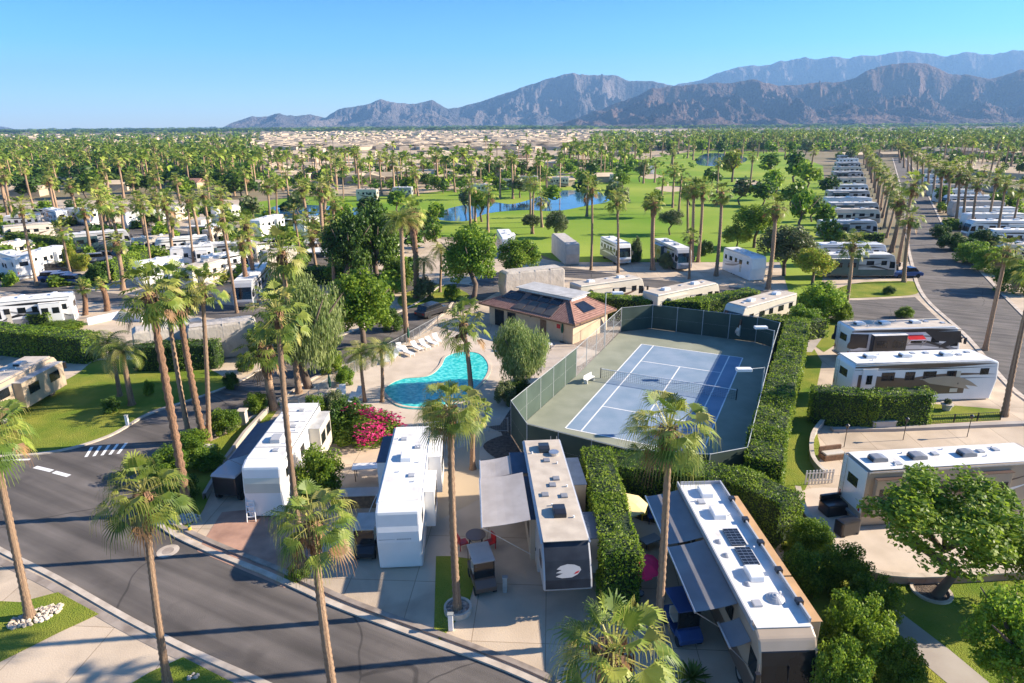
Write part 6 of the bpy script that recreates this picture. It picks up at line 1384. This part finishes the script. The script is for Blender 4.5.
for A, lab in (((844, 447), 'small black garden lantern left of the other on the concrete pad'), ((903, 440), 'small black garden lantern in the middle of the concrete pad'), ((967, 437), 'small black garden lantern by the bent rail on the concrete pad')):
    t = thing('garden_lantern', lab, 'lantern', G(*A)); q = MB(); q.tube((0, 0, 0), (0, 0, 1.6), .03, n=6); q.build('post', 'dark', t); q = MB(); q.tube((0, 0, 1.6), (0, 0, 1.85), .08, .14, 6); q.tube((0, 0, 1.85), (0, 0, 1.98), .17, .02, 6); q.build('lamp', 'dark', t)
tr_ = thing('tree_ring', 'oval concrete kerb with mulch round the foot of the shade tree', 'tree surround', G(931, 592)); q = MB()
for k in range(26):
    a0, a1 = 2 * math.pi * k / 26, 2 * math.pi * (k + 1) / 26
    for (ra, za, rb, zb) in ((1.0, 0, 1.0, .14), (1.0, .14, .84, .14), (.84, .14, .84, 0)): q.quad((math.cos(a0) * ra, math.sin(a0) * ra, za), (math.cos(a1) * ra, math.sin(a1) * ra, za), (math.cos(a1) * rb, math.sin(a1) * rb, zb), (math.cos(a0) * rb, math.sin(a0) * rb, zb))
q.build('kerb', 'kerb', tr_); q = MB(); q.tube((0, 0, 0), (0, 0, .06), .84, n=24); q.build('mulch', 'mulch', tr_)
# rocks
def rocks(A, rx, ry, n, label, seed=0, m_='kerb', rz=0):
    t = thing('rock_bed', label, 'rocks', G(*A), rz); rr_ = random.Random(seed); bm = bmesh.new()
    for k in range(n):
        a = rr_.uniform(0, 6.28); r_ = rr_.random() ** .5; s = rr_.uniform(.07, .17)
        mm = Matrix.Translation((math.cos(a) * rx * r_, math.sin(a) * ry * r_, s * .4)) @ Matrix.Rotation(rr_.uniform(0, 6), 4, (rr_.random(), rr_.random(), 1)) @ Matrix.Diagonal((s, s * rr_.uniform(.6, 1), s * .7, 1))
        bmesh.ops.create_icosphere(bm, subdivisions=1, radius=1, matrix=mm)
    for v in bm.verts: v.co += Vector((rr_.uniform(-.02, .02),) * 3)
    me = bpy.data.meshes.new('stones'); bm.to_mesh(me); bm.free(); me.materials.append(M[m_]); o = bpy.data.objects.new('stones', me); C.objects.link(o); o.parent = t
rocks((36, 617), 1.15, .6, 130, 'ring of white rocks round the lone leaning palm', 1, 'kerb', R(35)); rocks((185, 520), .9, .6, 90, 'brown and white rock bed at the foot of the shaggy corner palm', 2, 'awn', .3); rocks((192, 677), .3, .15, 8, 'few white stones on the near kerb lawn', 3)
gn = thing('garden_ornament', 'small yellow and green garden ornament on the corner rock bed', 'garden ornament', G(190, 531)); q = MB(); q.tube((0, 0, 0), (0, 0, .3), .13, .1, 8); q.build('base', 'yellow', gn); q = MB(); q.tube((0, 0, .3), (0, 0, .52), .1, .01, 8); q.build('hat', 'greencan', gn)
mh = thing('manhole_cover', 'round manhole cover with pale concrete collar in the near street', 'manhole cover', G(168, 551) + Vector((0, 0, .006))); q = MB(); q.tube((0, 0, 0), (0, 0, .008), .62, n=24); q.build('collar', 'kerb', mh); q = MB(); q.tube((0, 0, .008), (0, 0, .014), .33, n=20); q.build('lid', 'gutter', mh)
# carports at the pond, lake cabins
def carport(A, rz, L, Wd, label):
    t = thing('carport', label, 'carport', A, rz); q = MB(); q.box(-L / 2, L / 2, -Wd / 2, Wd / 2, 2.8, 2.95); q.build('roof', 'roofw', t)
    for x in (-L / 2 + .2, L / 2 - .2):
        for y in (-Wd / 2 + .2, Wd / 2 - .2): q = MB(); q.box(x - .06, x + .06, y - .06, y + .06, 0, 2.8); q.build('post', 'white', t)
carport(G(312, 256), .1, 6, 5, 'smaller flat cream carport behind the pool-side hedge'); carport(G(322, 266), .1, 9, 4.5, 'longer flat cream carport nearest the pool-side hedge'); carport(G(208, 238), .1, 7, 4, 'white flat carport in the left rows')
for x, y, lab in ((30, 196, 'leftmost low house in the dark belt past the left rows'), (118, 190, 'low tan house among palms past the left rows'), (190, 188, 'wide low house with brown roof among the far palms'), (262, 180, 'pale low house at the edge of the sandy tract'), (250, 190, 'small house with blue tarp beside the fairway'), (72, 186, 'second low house from the left in the dark belt'), (560, 186, 'dark-roofed cabin on the far lake bank'), (600, 182, 'cabin at the right end of the far lake bank')):
    o = thing('house', lab, 'house', G(x, y), rnd.uniform(-.3, .3)); q = MB(); o.scale = (.7, .8, .85); q.box(-7, 7, -4.5, 4.5, 0, 3); q.build('wall', 'copper', o); q = MB(); q.prism([(-5, 3.003), (5, 3.003), (0, 4.6)], -7.6, 7.6, T=Matrix.Rotation(math.pi / 2, 4, 'Z')); q.build('roof', 'tile' if x in (190,) else 'hroof', o)

# ------------------------------------------------------------------ haze
hm = bpy.data.materials.new('haze_air'); hm.use_nodes = True; nt_ = hm.node_tree; nt_.nodes.remove(nt_.nodes['Principled BSDF'])
pv = nt_.nodes.new('ShaderNodeVolumePrincipled'); pv.inputs['Color'].default_value = (.30, .58, 1.0, 1); pv.inputs['Density'].default_value = HAZE = .00008; pv.inputs['Anisotropy'].default_value = .1
nt_.links.new(pv.outputs[0], nt_.nodes['Material Output'].inputs['Volume'])
q = MB(); q.box(-14500, 14500, -230, 14500, -6, 1230); o = q.build('haze', hm); o['kind'] = 'stuff'

rr_ = random.Random(8); cps = sorted((rr_.uniform(0, 290), rr_.uniform(210, 285)) for _ in range(22)); C0 = {}
for i, (x, y) in enumerate(cps):
    k = rr_.choice(['white', 'silver', 'dark', 'grey', 'bluep']); lab = '%s small parked vehicle from the left in the left rows' % ordinal(i + 1)
    if k not in C0: C0[k] = register(car(G(x, y), rr_.uniform(-.3, .5), k, lab)); o = C0[k]
    else: o = copy_tree(C0[k]); o.location = G(x, y); o.rotation_euler = (0, 0, rr_.uniform(-.3, .5)); o['label'] = lab
    o['group'] = 'cars in the left rows'
